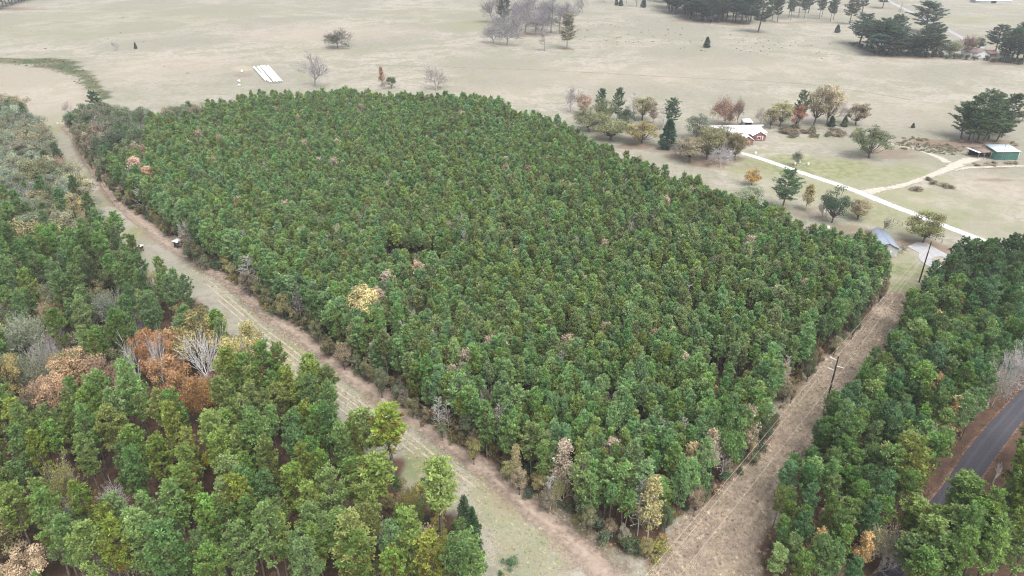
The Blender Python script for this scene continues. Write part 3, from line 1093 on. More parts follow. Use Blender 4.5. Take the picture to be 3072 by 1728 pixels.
def strip(name, L, R, z, mat, label):
    L, R = np.array(L), np.array(R)
    ts = np.array([0, 0.12, 0.3, 0.5, 0.7, 0.88, 1.0])
    es = np.array([0, 0.5, 0.9, 1, 0.9, 0.5, 0])
    n, k = len(L), len(ts)
    P = L[:, None] * (1 - ts)[None, :, None] + R[:, None] * ts[None, :, None]
    V = np.concatenate([P, np.full((n, k, 1), z)], 2).reshape(-1, 3)
    F = [(i * k + j, i * k + j + 1, (i + 1) * k + j + 1, (i + 1) * k + j) for i in range(n - 1) for j in range(k - 1)]
    m_ = bpy.data.meshes.new(name)
    m_.from_pydata(V.tolist(), [], F)
    fade = np.minimum(1, np.minimum(np.arange(n), np.arange(n)[::-1]) / 2.0)
    m_.attributes.new('edge', 'FLOAT', 'POINT').data.foreach_set('value', (fade[:, None] * es[None]).astype(np.float32).ravel())
    m_.attributes.new('across', 'FLOAT', 'POINT').data.foreach_set('value', np.tile(ts, n).astype(np.float32))
    m_.materials.append(mat)
    m_.update()
    return tag(link(name, m_), label, None, None, 'structure')


def ribbon(name, centre, width, z, mat, label):
    c = np.array(centre)
    d = np.gradient(c, axis=0)
    d /= np.linalg.norm(d, axis=1)[:, None]
    nrm = np.stack([-d[:, 1], d[:, 0]], 1)
    wv = np.interp(np.linspace(0, 1, len(c)), np.linspace(0, 1, len(width)), width)[:, None] if hasattr(width, '__len__') else width
    return strip(name, c + nrm * wv / 2, c - nrm * wv / 2, z, mat, label)


asphalt = sheet_mat('asphalt', (0.046, 0.044, 0.054), (0.070, 0.067, 0.080), 2.5, 0.10, 0.8, (0.085, 0.082, 0.092, 0.5))
gravel = sheet_mat('white_gravel', (0.46, 0.45, 0.42), (0.66, 0.65, 0.63), 1.5, 0.8)
dirtm = sheet_mat('dirt_track', (0.265, 0.206, 0.165), (0.365, 0.298, 0.242), 0.9, 1.1, 0.95, (0.215, 0.160, 0.125, 0.5))
sandm = sheet_mat('sandy_track', (0.34, 0.31, 0.26), (0.46, 0.43, 0.37), 0.8, 0.9)
palem = sheet_mat('worn_grass', (0.27, 0.255, 0.215), (0.33, 0.31, 0.265), 0.35, 1.5)
hay = sheet_mat('mown_swath', (0.29, 0.26, 0.19), (0.37, 0.335, 0.25), 0.7, 0.9)
conc = sheet_mat('concrete', (0.40, 0.40, 0.41), (0.50, 0.50, 0.51), 0.9, 0.08)
clay = sheet_mat('red_clay', (0.135, 0.078, 0.056), (0.225, 0.145, 0.108), 1.3, 0.8)

rl, rr = catmull(polyw(ROAD_L), 6), catmull(polyw(ROAD_R), 6)
rla, rra = np.array(rl), np.array(rr)
dv = rra - rla
dvn = dv / np.linalg.norm(dv, axis=1)[:, None]
strip('road_verge', rla - dvn * 1.5, rra + dvn * 1.5, 0.015, clay, 'red clay shoulder strewn with needles along the asphalt road')
strip('asphalt_road', rl, rr, 0.03, asphalt, 'dark asphalt lane running between the pines')
ribbon('dirt_lane', lane_c, [6.4, 6.2, 6.4, 6.2, 6.0, 6.4, 7.0, 6.4, 5.6, 5.4, 5.4], 0.02, dirtm, 'rutted dirt lane along the planted pines')
lc = np.array(lane_c)
ldir = np.gradient(lc, axis=0)
ldir /= np.linalg.norm(ldir, axis=1)[:, None]
lnrm = np.stack([-ldir[:, 1], ldir[:, 0]], 1)
for k, (off, a, b) in enumerate(((4.6, 30, 100), (6.0, 34, 98), (7.5, 38, 92), (9.2, 40, 84), (-4.3, 40, 110))):
    ribbon('mown_swath', (lc + lnrm * off)[a:b], 0.9, 0.012 + 0.001 * k, hay, ('pale line of cut grass close beside the dirt lane', 'second pale line of cut grass beside the dirt lane', 'third pale line of cut grass from the dirt lane', 'outermost pale line of cut grass beside the mixed wood', 'pale line of cut grass on the planted side of the lane')[k])
DR = [(2170, 448), (2222, 459), (2270, 472), (2330, 492), (2390, 513), (2450, 533), (2520, 556), (2570, 574), (2620, 594), (2680, 618), (2751, 645), (2830, 676), (2900, 703), (2990, 738), (3080, 775)]
ribbon('gravel_drive', catmull(polyw(DR), 6), [4.6, 4.6, 4.8, 5.0, 5.4, 5.0, 4.8, 4.8], 0.03, gravel, 'white gravel drive leading to the brick house')
SR = [(2580, 580), (2640, 568), (2690, 560), (2740, 545), (2790, 528), (2840, 508), (2880, 490), (2915, 478), (2960, 472)]
ribbon('sandy_track', catmull(polyw(SR), 6), [8, 6, 4.4, 4.2, 5.5, 8, 8, 5], 0.025, sandm, 'pale sandy track from the gravel drive to the green shed')
ribbon('sandy_track', catmull(polyw([(2850, 492), (2826, 476), (2790, 462), (2745, 447), (2700, 438), (2665, 428)]), 6), [7, 5, 3.6, 2.6, 2.2], 0.021, sandm, 'faint sandy track curving round the lawn toward the pasture')
ribbon('sandy_track', catmull(polyw([(2840, 512), (2900, 503), (2960, 501), (3010, 499), (3110, 497)]), 6), [5, 3.2, 2.8, 2.6], 0.018, sandm, 'sandy track passing in front of the green shed')
ribbon('pasture_track', catmull(polyw([(1060, 193), (1300, 200), (1536, 207), (1680, 213), (1830, 221), (1980, 229), (2120, 236), (2304, 245), (2440, 255), (2536, 268), (2640, 284), (2760, 305)]), 8), [3.5, 2.4, 3.2, 2.6, 3.0, 2.2, 3.0], 0.02, palem, 'pale worn wheel track across the pasture')
ribbon('country_road', catmull(polyw([(2640, -12), (2677, 9), (2745, 42), (2815, 76), (2882, 110), (2960, 150)]), 6), 6.0, 0.025, sheet_mat('grey_road', (0.28, 0.27, 0.28), (0.36, 0.35, 0.36), 0.6, 0.3), 'grey country road beyond the pasture hedgerow')
ribbon('wheel_rut', [g2(*p) for p in [(2105, 1725), (2190, 1640), (2270, 1540), (2350, 1420), (2420, 1330), (2470, 1265), (2540, 1190), (2590, 1120), (2640, 1045), (2680, 985)]], 2.6, 0.017, dirtm, 'faint wheel track along the edge of the power line clearing')

# concrete turning pad
pad = polyw([(2722, 740), (2738, 733), (2756, 727), (2775, 728), (2792, 737), (2815, 750), (2834, 760), (2880, 782), (2872, 790), (2832, 772), (2812, 771), (2797, 776), (2796, 782), (2806, 792), (2813, 797), (2822, 815),
              (2806, 808), (2790, 801), (2775, 793), (2762, 783), (2755, 772), (2757, 760), (2745, 753)])
bmm = bmesh.new()
vsb = [bmm.verts.new((x, y, 0.05)) for x, y in catmull(pad + [pad[0]], 3)[:-1]]
fc = bmm.faces.new(vsb)
if fc.normal.z < 0:
    fc.normal_flip()
ret = bmesh.ops.extrude_face_region(bmm, geom=[fc])
for v in [e for e in ret['geom'] if isinstance(e, bmesh.types.BMVert)]:
    v.co.z = 0.11
bmesh.ops.triangulate(bmm, faces=bmm.faces[:])
bmesh.ops.recalc_face_normals(bmm, faces=bmm.faces[:])
pm = bpy.data.meshes.new('concrete_pad')
bmm.to_mesh(pm)
bmm.free()
M['concrete'] = simple_mat('concrete_slab', (0.33, 0.33, 0.34), 0.85, 0.2, 0.12, 0.7)
pm.materials.append(M['concrete'])
tag(link('concrete_drive', pm), 'pale concrete turning pad beside the lone yellow-green tree', None, None, 'structure')

# ------------------------------------------------------------------ colours of foliage (linear)
PINE_Y = (0.093, 0.152, 0.052)
PINE_Y2 = (0.11, 0.156, 0.047)
PINE_Y3 = (0.081, 0.144, 0.055)
PINE_M = (0.096, 0.144, 0.04)
PINE_M2 = (0.078, 0.132, 0.042)
PINE_M3 = (0.118, 0.15, 0.038)
PINE_B = (0.098, 0.154, 0.048)
PINE_D = (0.034, 0.052, 0.033)
OLIVE = (0.110, 0.120, 0.052)
SAGE = (0.135, 0.160, 0.095)
GREYG = (0.090, 0.112, 0.062)
YELLOW = (0.235, 0.200, 0.082)
TAN = (0.255, 0.185, 0.110)
RUSTC = (0.215, 0.145, 0.092)
ORANGE = (0.250, 0.145, 0.062)
PALEW = (0.46, 0.44, 0.42)
GREYW = (0.27, 0.25, 0.25)
TANW = (0.34, 0.29, 0.23)

HERO_SPOTS = []


def crown_width(kind, k=0):
    p = PROTO[kind][k % len(PROTO[kind])]
    v = np.concatenate(p['cr'].v)
    return (v[:, 0].max() - v[:, 0].min() + v[:, 1].max() - v[:, 1].min()) / 2


def hero(kind, name, px, py, top, color, label, wpx=None, wood=None, group=None, var=None, cat='tree', clear=2.5):
    """a tree whose foot and top were read off the photograph"""
    x, y = g2(px, py)
    h = max(0.6, top_z(x, y, top))
    var = rnd.randrange(8) if var is None else var
    wd = 1.0
    if wpx:
        s = h / PROTO[kind][0]['h']
        wd = (wpx * depth_of(x, y, h * 0.6) / FPX) / (crown_width(kind, var) * s) * (1.0 if kind in ('cedar', 'shrub') else (1.32 if kind in ('airy', 'broad', 'sparse_vase', 'sparse_oak', 'bare_vase', 'bare_oak') else 1.18))
    HERO_SPOTS.append((x, y, clear))
    return tree(kind, name, x, y, h, jit(color, 0.06), label, cat, group, wd, wood, var)


def hero_c(kind, name, px, py, h, color, label, wpx=None, wood=None, group=None, var=None, frac=0.68, clear=3.0):
    """a tree whose foot is hidden: the pixel is the middle of its crown, the height h in metres is the kind's usual one"""
    x, y = g2(px, py, h * frac)
    var = rnd.randrange(8) if var is None else var
    wd = 1.0
    if wpx:
        s = h / PROTO[kind][0]['h']
        wd = (wpx * depth_of(x, y, h * 0.6) / FPX) / (crown_width(kind, var) * s) * 1.18
    HERO_SPOTS.append((x, y, clear))
    return tree(kind, name, x, y, h, jit(color, 0.06), label, 'tree', group, wd, wood, var)


# --- single trees out on the pasture
hero('sparse_oak', 'oak_tree', 1015, 145, 79, (0.10, 0.10, 0.075), 'lone oak with thin grey-green leaves standing in open pasture', 82, (0.13, 0.12, 0.12))
hero('bare_vase', 'bare_tree', 944, 258, 150, GREYW, 'large leafless fan-shaped tree beside the white wrapped bales', 98, (0.25, 0.24, 0.25))
hero('bare_oak', 'bare_tree', 1309, 272, 191, GREYW, 'leafless spreading tree just beyond the planted pines, brown-tinged twigs', 84, (0.27, 0.24, 0.23))
hero('round', 'evergreen_shrub', 1174, 266, 226, (0.035, 0.065, 0.022), 'dark green shrub tree leaning beside a fallen limb in pasture', 32)
hero('sparse_tall', 'sapling', 1147, 262, 198, (0.25, 0.15, 0.10), 'thin pinkish-brown sapling beside the dark green shrub tree', 22, (0.33, 0.27, 0.24))
hero('bare_multi', 'bare_shrub', 1160, 268, 232, TANW, 'leafless brush around the foot of the dark shrub tree', 34, (0.30, 0.25, 0.21), cat='shrub')
hero('bare_multi', 'bare_shrub', 344, 154, 124, GREYW, 'small leafless tree on the ditch line of the far pasture', 26, (0.24, 0.23, 0.24))
hero('cedar', 'cedar_shrub', 408, 147, 127, (0.05, 0.06, 0.035), 'small dark leaning evergreen on the far ditch line', 12)
hero('bare_vase', 'bare_tree', 212, 345, 300, GREYW, 'thin leafless tree by the pasture gate', 30, (0.33, 0.28, 0.27))
hero('cedar', 'cedar_tree', 223, 384, 338, (0.028, 0.05, 0.024), 'small dark cedar at the end of the dirt lane by the gate', 26)
hero('cedar', 'cedar_tree', 2120, 143, 111, (0.032, 0.05, 0.034), 'lone small dark cedar in the middle of the pasture', 26)
hero('cedar', 'cedar_tree', 2511, 98, 74, (0.050, 0.062, 0.045), 'small bushy grey-green pine below the far pine grove', 22)
hero('cedar', 'cedar_shrub', 2738, 384, 369, (0.04, 0.055, 0.028), 'tiny dark bush alone on pasture between house and pine clump', 14)

# --- leafless clump in the upper pasture
for i, (px, py, tp, wd, kd) in enumerate([(1521, 137, 40, 100, 'bare_oak'), (1482, 130, 62, 60, 'bare_vase'), (1608, 104, 22, 95, 'bare_oak'), (1575, 96, 5, 80, 'bare_vase'),
                                          (1655, 100, 12, 70, 'bare_tall'), (1680, 102, 18, 60, 'bare_tall'), (1540, 88, -5, 80, 'bare_oak'), (1630, 78, -12, 80, 'bare_vase'),
                                          (1590, 60, -30, 80, 'bare_vase'), (1500, 104, 20, 70, 'bare_oak'), (1625, 92, 8, 80, 'bare_oak'), (1560, 70, -15, 80, 'bare_oak'), (1645, 60, -30, 80, 'bare_oak'), (1515, 60, -35, 70, 'bare_oak'), (1690, 70, -15, 60, 'bare_oak'), (1600, 30, -60, 80, 'bare_vase'), (1480, 70, -20, 60, 'bare_vase'), (1700, 88, 0, 60, 'bare_vase'), (1555, 112, 40, 60, 'bare_vase')]):
    hero(kd, 'bare_tree', px, py, tp, GREYW, 'leafless grey tree in the bare clump standing in the upper pasture', wd, (0.22, 0.205, 0.215), 'bare clump in the upper pasture')
hero('bare_tall', 'bare_tree', 1633, 153, 84, GREYW, 'slim leafless tree in front of the bare clump', 44, (0.24, 0.225, 0.225))
hero('sparse_tall', 'sparse_tree', 1702, 147, 40, (0.135, 0.125, 0.09), 'tall thin tree with faint yellow leaves beside the bare clump', 60, (0.25, 0.22, 0.2))
hero('bare_oak', 'bare_tree', 1749, 38, -20, GREYW, 'single leafless tree beyond the bare clump', 44, (0.2, 0.19, 0.19))
hero('full', 'dark_pine', 1512, 78, -6, PINE_D, 'dark pine rising behind the leafless clump', 46)
for px, py, tp, wd in [(1849, 16, -8, 14), (1862, 18, -4, 18), (1930, 23, -10, 20)]:
    hero('cedar', 'cedar_tree', px, py, tp, PINE_D, 'small dark evergreen at the top of the pasture', wd, None, 'small evergreens atop the pasture')
for px, py, tp, wd in [(1812, 8, -60, 40), (1880, 10, -70, 44), (1910, 20, -60, 40), (1795, -5, -70, 40), (1960, 5, -60, 50), (1840, -14, -90, 44)]:
    hero('bare_vase', 'bare_tree', px, py, tp, GREYW, 'leafless tree along the top edge of the pasture', wd, (0.2, 0.19, 0.19), 'leafless trees along the pasture top')

# --- dark pine grove
for i in range(66):
    px = rnd.uniform(2000, 2255)
    lim = 36 + (px - 2000) * 0.30 if px < 2110 else 70 + (px - 2110) * 0.02
    py = lim - abs(rnd.gauss(0, 26)) if i > 14 else lim - rnd.uniform(0, 6)
    py = max(py, -35)
    hero('full', 'dark_pine', px, py, py - rnd.uniform(72, 92), PINE_D, 'tall dark pine in the dense grove at the top of the pasture', rnd.uniform(48, 66), None, 'dense pine grove', clear=0)
for px, py, tp, wd in [(2275, 97, -20, 74), (2316, 62, -30, 34), (2332, 66, -26, 36), (2366, 54, -30, 30), (2372, 60, -25, 26), (2395, 50, -40, 34), (2412, 56, -24, 30), (2330, 45, -50, 40), (2425, 40, -40, 36),
                       (2457, 57, -22, 26), (2465, 50, -25, 24), (2490, 65, -18, 28), (2500, 60, -20, 24), (2548, 73, -10, 46), (2587, 36, -40, 44), (2575, 20, -50, 40), (2647, 25, -30, 44)]:
    hero('full', 'dark_pine', px, py, tp, PINE_D, 'tall thin-trunked pine standing apart from the dense grove', wd, None, 'scattered pines beside the grove', clear=0)
hero('bare_tall', 'bare_tree', 2697, 50, 5, GREYW, 'thin leafless tree beside the grey country road', 16, (0.22, 0.2, 0.2))

# --- hedgerow with the far house
for px, py, tp, wd in [(2578, 135, 42, 66), (2640, 160, 58, 72), (2682, 157, 48, 48), (2612, 150, 72, 56), (2662, 164, 82, 70), (2778, 98, 6, 76), (2775, 171, 80, 70), (2700, 165, 95, 50), (2800, 168, 110, 46), (2745, 168, 115, 50),
                       (2984, 160, 77, 52), (3032, 188, 86, 62), (3066, 192, 96, 50), (3008, 182, 120, 40), (3050, 175, 70, 50), (2600, 142, 62, 56), (2650, 150, 66, 60), (2720, 166, 108, 60), (2760, 160, 92, 56), (2630, 166, 104, 60), (2680, 168, 110, 56), (2790, 150, 70, 50), (3020, 170, 92, 50)]:
    hero('full', 'dark_pine', px, py, tp, (0.034, 0.058, 0.036), 'broad dark pine in the hedgerow beside the white farmhouse', wd * 1.3, None, 'hedgerow pines by the white farmhouse', clear=0)
hero('sparse_vase', 'russet_tree', 2891, 172, 105, (0.15, 0.085, 0.06), 'reddish-brown tree next to the white gabled farmhouse', 64, (0.18, 0.15, 0.14))
hero('bare_vase', 'bare_tree', 2728, 160, 100, GREYW, 'greyish twiggy tree filling a gap in the hedgerow pines', 44, (0.2, 0.17, 0.17))
hero('round', 'hedgerow_tree', 2845, 170, 118, (0.085, 0.105, 0.06), 'grey-green rounded tree between hedgerow pines and russet tree', 60)
hero('round', 'hedgerow_tree', 2935, 150, 112, (0.075, 0.10, 0.06), 'pale green tree behind the roof of the white farmhouse', 40)
for i in range(26):
    px = 2560 + i * 20
    py = np.interp(px, [2560, 2640, 2820, 2960, 3080], [138, 164, 174, 183, 196]) + rnd.uniform(-3, 1)
    if 2905 < px < 2965 and rnd.random() < 0.6:
        continue
    hero('shrub', 'hedgerow_shrub', px, py, py - rnd.uniform(12, 22), (0.045, 0.062, 0.04), 'low dark shrub along the foot of the far hedgerow', rnd.uniform(20, 32), None, 'hedgerow foot shrubs', cat='shrub', clear=0)
for i in range(16):
    px = i * 9 - 25
    py = np.interp(px, [-30, 0, 100], [34, 28, 0]) - abs(rnd.gauss(0, 8))
    hero('full', 'dark_pine', px, py, py - rnd.uniform(60, 75), PINE_D, 'dark pine in the wood edge far across the pasture', rnd.uniform(40, 50), None, 'far wood edge pines', clear=0)

# --- trees round the brick house
for a in [('bare_vase', 'bare_tree', 1712, 338, 254, GREYW, 'leafless tree at the corner of the house trees, twigs spreading wide', 56, (0.27, 0.255, 0.26)),
          ('airy', 'sparse_tree', 1752, 345, 276, (0.20, 0.14, 0.115), 'pinkish twiggy tree between the leafless corner tree and the pines', 46, (0.28, 0.23, 0.22)),
          ('full', 'dark_pine', 1800, 358, 267, (0.044, 0.082, 0.038), 'dark pine top above olive oaks near the house', 34, None),
          ('full', 'dark_pine', 1850, 366, 267, (0.044, 0.082, 0.038), 'second dark pine above the olive oaks near the house', 36, None),
          ('broad', 'oak_tree', 1812, 378, 282, (0.095, 0.118, 0.058), 'broad olive-green oak under the twin dark pines', 62, None),
          ('broad', 'oak_tree', 1768, 396, 315, (0.118, 0.128, 0.062), 'rounded olive oak at the corner of the planted pines', 78, None),
          ('broad', 'oak_tree', 1832, 420, 342, (0.125, 0.138, 0.064), 'wide yellow-olive oak in front of the dark pines', 98, None),
          ('bare_tall', 'bare_tree', 1896, 372, 276, GREYW, 'pale slender leafless tree between olive oaks', 48, (0.33, 0.29, 0.27)),
          ('airy', 'sparse_tree', 1926, 360, 280, (0.135, 0.132, 0.06), 'tall olive-leaved tree with a clear trunk behind the tan oak', 58, (0.2, 0.17, 0.15)),
          ('broad', 'oak_tree', 1878, 388, 313, (0.060, 0.080, 0.045), 'dark green oak beside the pale slender tree', 52, None),
          ('sparse_tall', 'sparse_tree', 1958, 372, 305, (0.22, 0.19, 0.15), 'pale thin tree beside the tall olive-leaved tree', 34, (0.32, 0.28, 0.26)),
          ('full', 'dark_pine', 2012, 388, 297, (0.045, 0.085, 0.038), 'tall pine behind the white leafless stems near the house', 50, None),
          ('bare_tall', 'bare_tree', 1988, 392, 312, PALEW, 'white-stemmed leafless tree in front of the tall pine', 40, (0.42, 0.39, 0.37)),
          ('cedar', 'cedar_tree', 2002, 446, 358, (0.022, 0.058, 0.028), 'large dense dark green cedar on bare red ground', 66, None),
          ('broad', 'oak_tree', 1925, 430, 357, (0.175, 0.155, 0.068), 'tan-yellow rounded oak on bare red ground', 88, None),
          ('airy', 'sparse_tree', 2090, 420, 337, (0.085, 0.105, 0.068), 'grey-green open-crowned tree left standing beside the brick house drive', 62, (0.25, 0.23, 0.22)),
          ('sparse_oak', 'oak_tree', 2174, 376, 285, (0.17, 0.075, 0.045), 'russet-brown oak behind the white roof', 70, (0.17, 0.14, 0.13)),
          ('sparse_tall', 'sparse_tree', 2187, 376, 330, (0.15, 0.10, 0.06), 'smaller brown tree next to the russet-brown oak', 26, (0.2, 0.16, 0.14)),
          ('sparse_vase', 'sparse_tree', 2211, 376, 284, (0.215, 0.15, 0.11), 'tan twiggy tree beside the russet-brown oak', 34, (0.25, 0.2, 0.18)),
          ('bare_vase', 'bare_tree', 2280, 377, 316, GREYW, 'small stark leafless tree behind the brick house', 30, (0.26, 0.23, 0.22)),
          ('airy', 'sparse_tree', 2310, 385, 318, (0.19, 0.165, 0.105), 'pale buff tree behind the brick house', 44, (0.3, 0.27, 0.24)),
          ('airy', 'sparse_tree', 2340, 380, 297, (0.20, 0.195, 0.09), 'pale yellow-green tree beside the pine with russet lower leaves', 60, (0.3, 0.28, 0.24)),
          ('full', 'dark_pine', 2393, 384, 276, (0.042, 0.070, 0.038), 'dark narrow pine above russet-leaved saplings', 40, None),
          ('airy', 'russet_tree', 2386, 386, 306, (0.17, 0.085, 0.055), 'russet-leaved tree below the dark narrow pine', 46, (0.25, 0.2, 0.18)),
          ('airy', 'sparse_tree', 2441, 378, 240, (0.150, 0.135, 0.085), 'tall buff tree with pale forked trunk behind the hedge', 66, (0.36, 0.32, 0.29)),
          ('airy', 'sparse_tree', 2480, 374, 241, (0.24, 0.20, 0.14), 'tall pale tree leaning over the small cedar', 64, (0.38, 0.34, 0.31)),
          ('bare_vase', 'bare_tree', 2494, 372, 262, GREYW, 'pale leafless tree beside the tall leaning tree', 60, (0.36, 0.33, 0.31)),
          ('cedar', 'cedar_tree', 2493, 380, 349, (0.030, 0.050, 0.030), 'small dark cedar at the foot of the tall pale trees', 32, None),
          ('cedar', 'cedar_tree', 2532, 380, 349, (0.055, 0.070, 0.040), 'small grey-green cedar between hedge and brown oak', 26, None),
          ('airy', 'oak_tree', 2566, 376, 301, (0.125, 0.095, 0.062), 'brown round-headed oak standing apart on the lawn edge', 60, (0.2, 0.17, 0.15)),
          ('broad', 'oak_tree', 2606, 474, 367, (0.068, 0.098, 0.052), 'rounded green oak alone on the house lawn', 94, None),
          ('sparse_vase', 'young_tree', 2389, 497, 449, (0.085, 0.115, 0.068), 'small green tree with white clutter at its foot', 40, (0.25, 0.23, 0.21)),
          ('airy', 'sparse_tree', 2068, 486, 402, (0.20, 0.17, 0.11), 'buff-leaved tree on bare pinkish ground by the drive', 76, (0.27, 0.24, 0.22)),
          ('bare_oak', 'bare_tree', 2040, 470, 410, GREYW, 'grey leafless tree on bare pinkish ground beside the dark cedar', 56, (0.33, 0.31, 0.31)),
          ('airy', 'sparse_tree', 2120, 480, 372, (0.10, 0.10, 0.055), 'olive tree with dark trunk in front of the white roof', 84, (0.16, 0.14, 0.13)),
          ('bare_oak', 'bare_tree', 2162, 502, 425, PALEW, 'silvery leafless tree at the start of the white gravel drive', 84, (0.40, 0.38, 0.38)),
          ('airy', 'sparse_tree', 2204, 478, 392, (0.125, 0.11, 0.06), 'brown-green tree between silvery tree and gravel drive', 62, (0.2, 0.17, 0.15)),
          ('airy', 'oak_tree', 2132, 448, 372, (0.13, 0.128, 0.075), 'olive-grey oak beside the oak overhanging the roof', 84, (0.24, 0.22, 0.2)),
          ('airy', 'oak_tree', 2186, 466, 386, (0.12, 0.115, 0.062), 'brownish oak in front of the pale siding wing', 70, (0.22, 0.2, 0.18)),
          ('airy', 'oak_tree', 2160, 452, 375, (0.115, 0.112, 0.062), 'olive oak overhanging the white roof of the house', 96, (0.22, 0.2, 0.18)),
          ('airy', 'orange_tree', 2254, 556, 508, (0.27, 0.17, 0.055), 'small amber-leaved tree between drive and planted pines', 46, (0.3, 0.25, 0.2)),
          ('full', 'lone_pine', 2346, 632, 511, (0.052, 0.092, 0.036), 'lone round-crowned pine at the edge of the planted stand', 84, None),
          ('sparse_tall', 'sparse_tree', 2417, 632, 550, (0.21, 0.18, 0.10), 'thin buff tree beside the lone round-crowned pine', 46, (0.28, 0.25, 0.22)),
          ('broad', 'oak_tree', 2496, 668, 549, (0.042, 0.072, 0.042), 'dense dark green oak with several trunks by the stand edge', 74, None),
          ('bare_multi', 'bare_shrub', 2470, 660, 585, PALEW, 'grey leafless brush leaning against the dense dark oak', 34, (0.36, 0.34, 0.33)),
          ('airy', 'oak_tree', 2573, 658, 594, (0.135, 0.115, 0.065), 'dusty brown-green oak beside the dense dark oak', 68, (0.22, 0.2, 0.18)),
          ('bare_multi', 'bare_tree', 2645, 692, 645, GREYW, 'small leafless tree behind the blue-grey metal roof', 30, (0.22, 0.2, 0.17)),
          ('bare_multi', 'bare_tree', 2706, 756, 728, GREYW, 'small twiggy leafless tree on the lawn beside the concrete pad', 26, (0.24, 0.21, 0.18)),
          ('airy', 'lone_tree', 2769, 728, 632, (0.135, 0.150, 0.058), 'spreading yellow-green tree at the head of the concrete pad', 94, (0.15, 0.125, 0.1)),
          ('airy', 'lone_tree', 2250, 628, 556, (0.15, 0.17, 0.10), 'soft sage-green tree at the back of the planted pines', 92, (0.25, 0.23, 0.2)),
          ('sparse_vase', 'russet_tree', 3066, 362, 325, (0.15, 0.09, 0.06), 'brownish tree at the pasture edge past the pine clump', 40, (0.2, 0.17, 0.15)),
          ('airy', 'sparse_tree', 2588, 735, 690, (0.19, 0.15, 0.09), 'dry brown thicket tree beside the blue-grey metal roof', 60, (0.3, 0.25, 0.22)),
          ('bare_multi', 'bare_shrub', 2560, 725, 690, TANW, 'leafless tan thicket between planted pines and metal roof', 70, (0.32, 0.27, 0.24))]:
    kd, nm, px, py, tp, c, lb, wd, wood = a
    hero(kd, nm, px, py, tp, c, lb, wd, wood)
for px, py, tp, wd in [(2882, 416, 310, 70), (2905, 420, 290, 74), (2933, 425, 274, 84), (2965, 418, 283, 80), (3005, 412, 285, 76), (2950, 428, 330, 90), (2990, 425, 345, 70), (2915, 430, 350, 70)]:
    hero('full', 'clump_pine', px, py, tp, (0.050, 0.085, 0.038), 'big spreading pine in the clump behind the green shed', wd, None, 'pine clump behind the green shed', clear=0)
for i in range(24):
    px = rnd.uniform(2345, 2590)
    py = rnd.uniform(388, 412)
    hero('shrub', 'hedge_shrub', px, py, py - rnd.uniform(9, 19), rnd.choice([(0.12, 0.105, 0.065), (0.085, 0.09, 0.05), (0.14, 0.115, 0.08)]), 'dull olive-brown shrub in the loose hedge behind the lawn', rnd.uniform(22, 36), None, 'loose lawn hedge shrubs', cat='shrub', clear=0)
hero('shrub', 'yellow_shrub', 2569, 408, 386, (0.24, 0.22, 0.05), 'bright yellow-green shrub beside the rounded lawn oak', 22, None, cat='shrub')
for px, py, tp, wd, c in [(2745, 572, 556, 34, (0.16, 0.13, 0.11)), (2760, 575, 560, 30, (0.2, 0.15, 0.12)), (2800, 552, 540, 30, (0.14, 0.13, 0.08)), (2830, 560, 545, 36, (0.13, 0.12, 0.07)), (2785, 540, 530, 26, (0.15, 0.12, 0.09)), (2850, 565, 553, 28, (0.14, 0.12, 0.08))]:
    hero('shrub', 'brush_pile', px, py, tp, c, 'low brown brush beside the sandy track to the shed', wd, None, 'brush beside the sandy track', cat='shrub', clear=0)
for i in range(40):
    px, py = rnd.choice([(rnd.uniform(2700, 2860), rnd.uniform(415, 450)), (rnd.uniform(2880, 3060), rnd.uniform(425, 440)), (rnd.uniform(2920, 3060), rnd.uniform(488, 500))])
    hero('shrub', 'weed_clump', px, py, py - rnd.uniform(4, 9), rnd.choice([(0.17, 0.13, 0.09), (0.13, 0.12, 0.07), (0.19, 0.15, 0.1)]), 'dry brown weed clump on rough ground near the green shed', rnd.uniform(10, 22), None, 'dry weeds near the green shed', cat='plant', clear=0)

# --- mixed wood beside the lane: trees with a look of their own
for a in [('snag', 'bleached_tree', 388, 1045, 13, PALEW, 'bleached bare tree with upright limbs beside rust-coloured oaks', 74),
          ('snag', 'bleached_tree', 459, 1040, 14, PALEW, 'bleached bare tree standing among rust-coloured oaks', 56),
          ('snag', 'bleached_tree', 598, 1040, 15, PALEW, 'wide bleached bare tree with spreading limbs beside yellow-olive oaks', 126)]:
    hero_c(a[0], a[1], a[2], a[3], a[4] + 4.5, a[5], a[6], a[7], (0.56, 0.55, 0.54), frac=0.7, clear=4.0)
for a in [(205, 1085, 13, RUSTC, 'pinkish-rust oak with mottled crown behind the pines', 145), (300, 1115, 12, (0.225, 0.165, 0.115), 'pink-tan oak between pines and bleached trees', 100),
          (365, 1125, 11, (0.22, 0.16, 0.115), 'small pinkish oak below the bleached upright tree', 60), (505, 1120, 15, ORANGE, 'bright orange-brown oak in front of the bleached trees', 110),
          (580, 1155, 14, (0.245, 0.140, 0.060), 'orange-brown oak beside the wide bleached tree', 90), (430, 1040, 13, (0.240, 0.140, 0.070), 'rust-orange oak behind the bleached trees', 80),
          (500, 1030, 13, (0.225, 0.130, 0.070), 'deep rust oak behind the middle bleached tree', 70), (145, 1160, 12, (0.250, 0.175, 0.095), 'tan-orange oak beside the pinkish-rust oak', 90)]:
    hero_c('broad', 'rust_oak', a[0], a[1], a[2] + 4.5, a[3], a[4], a[5], frac=0.66, clear=4.2)
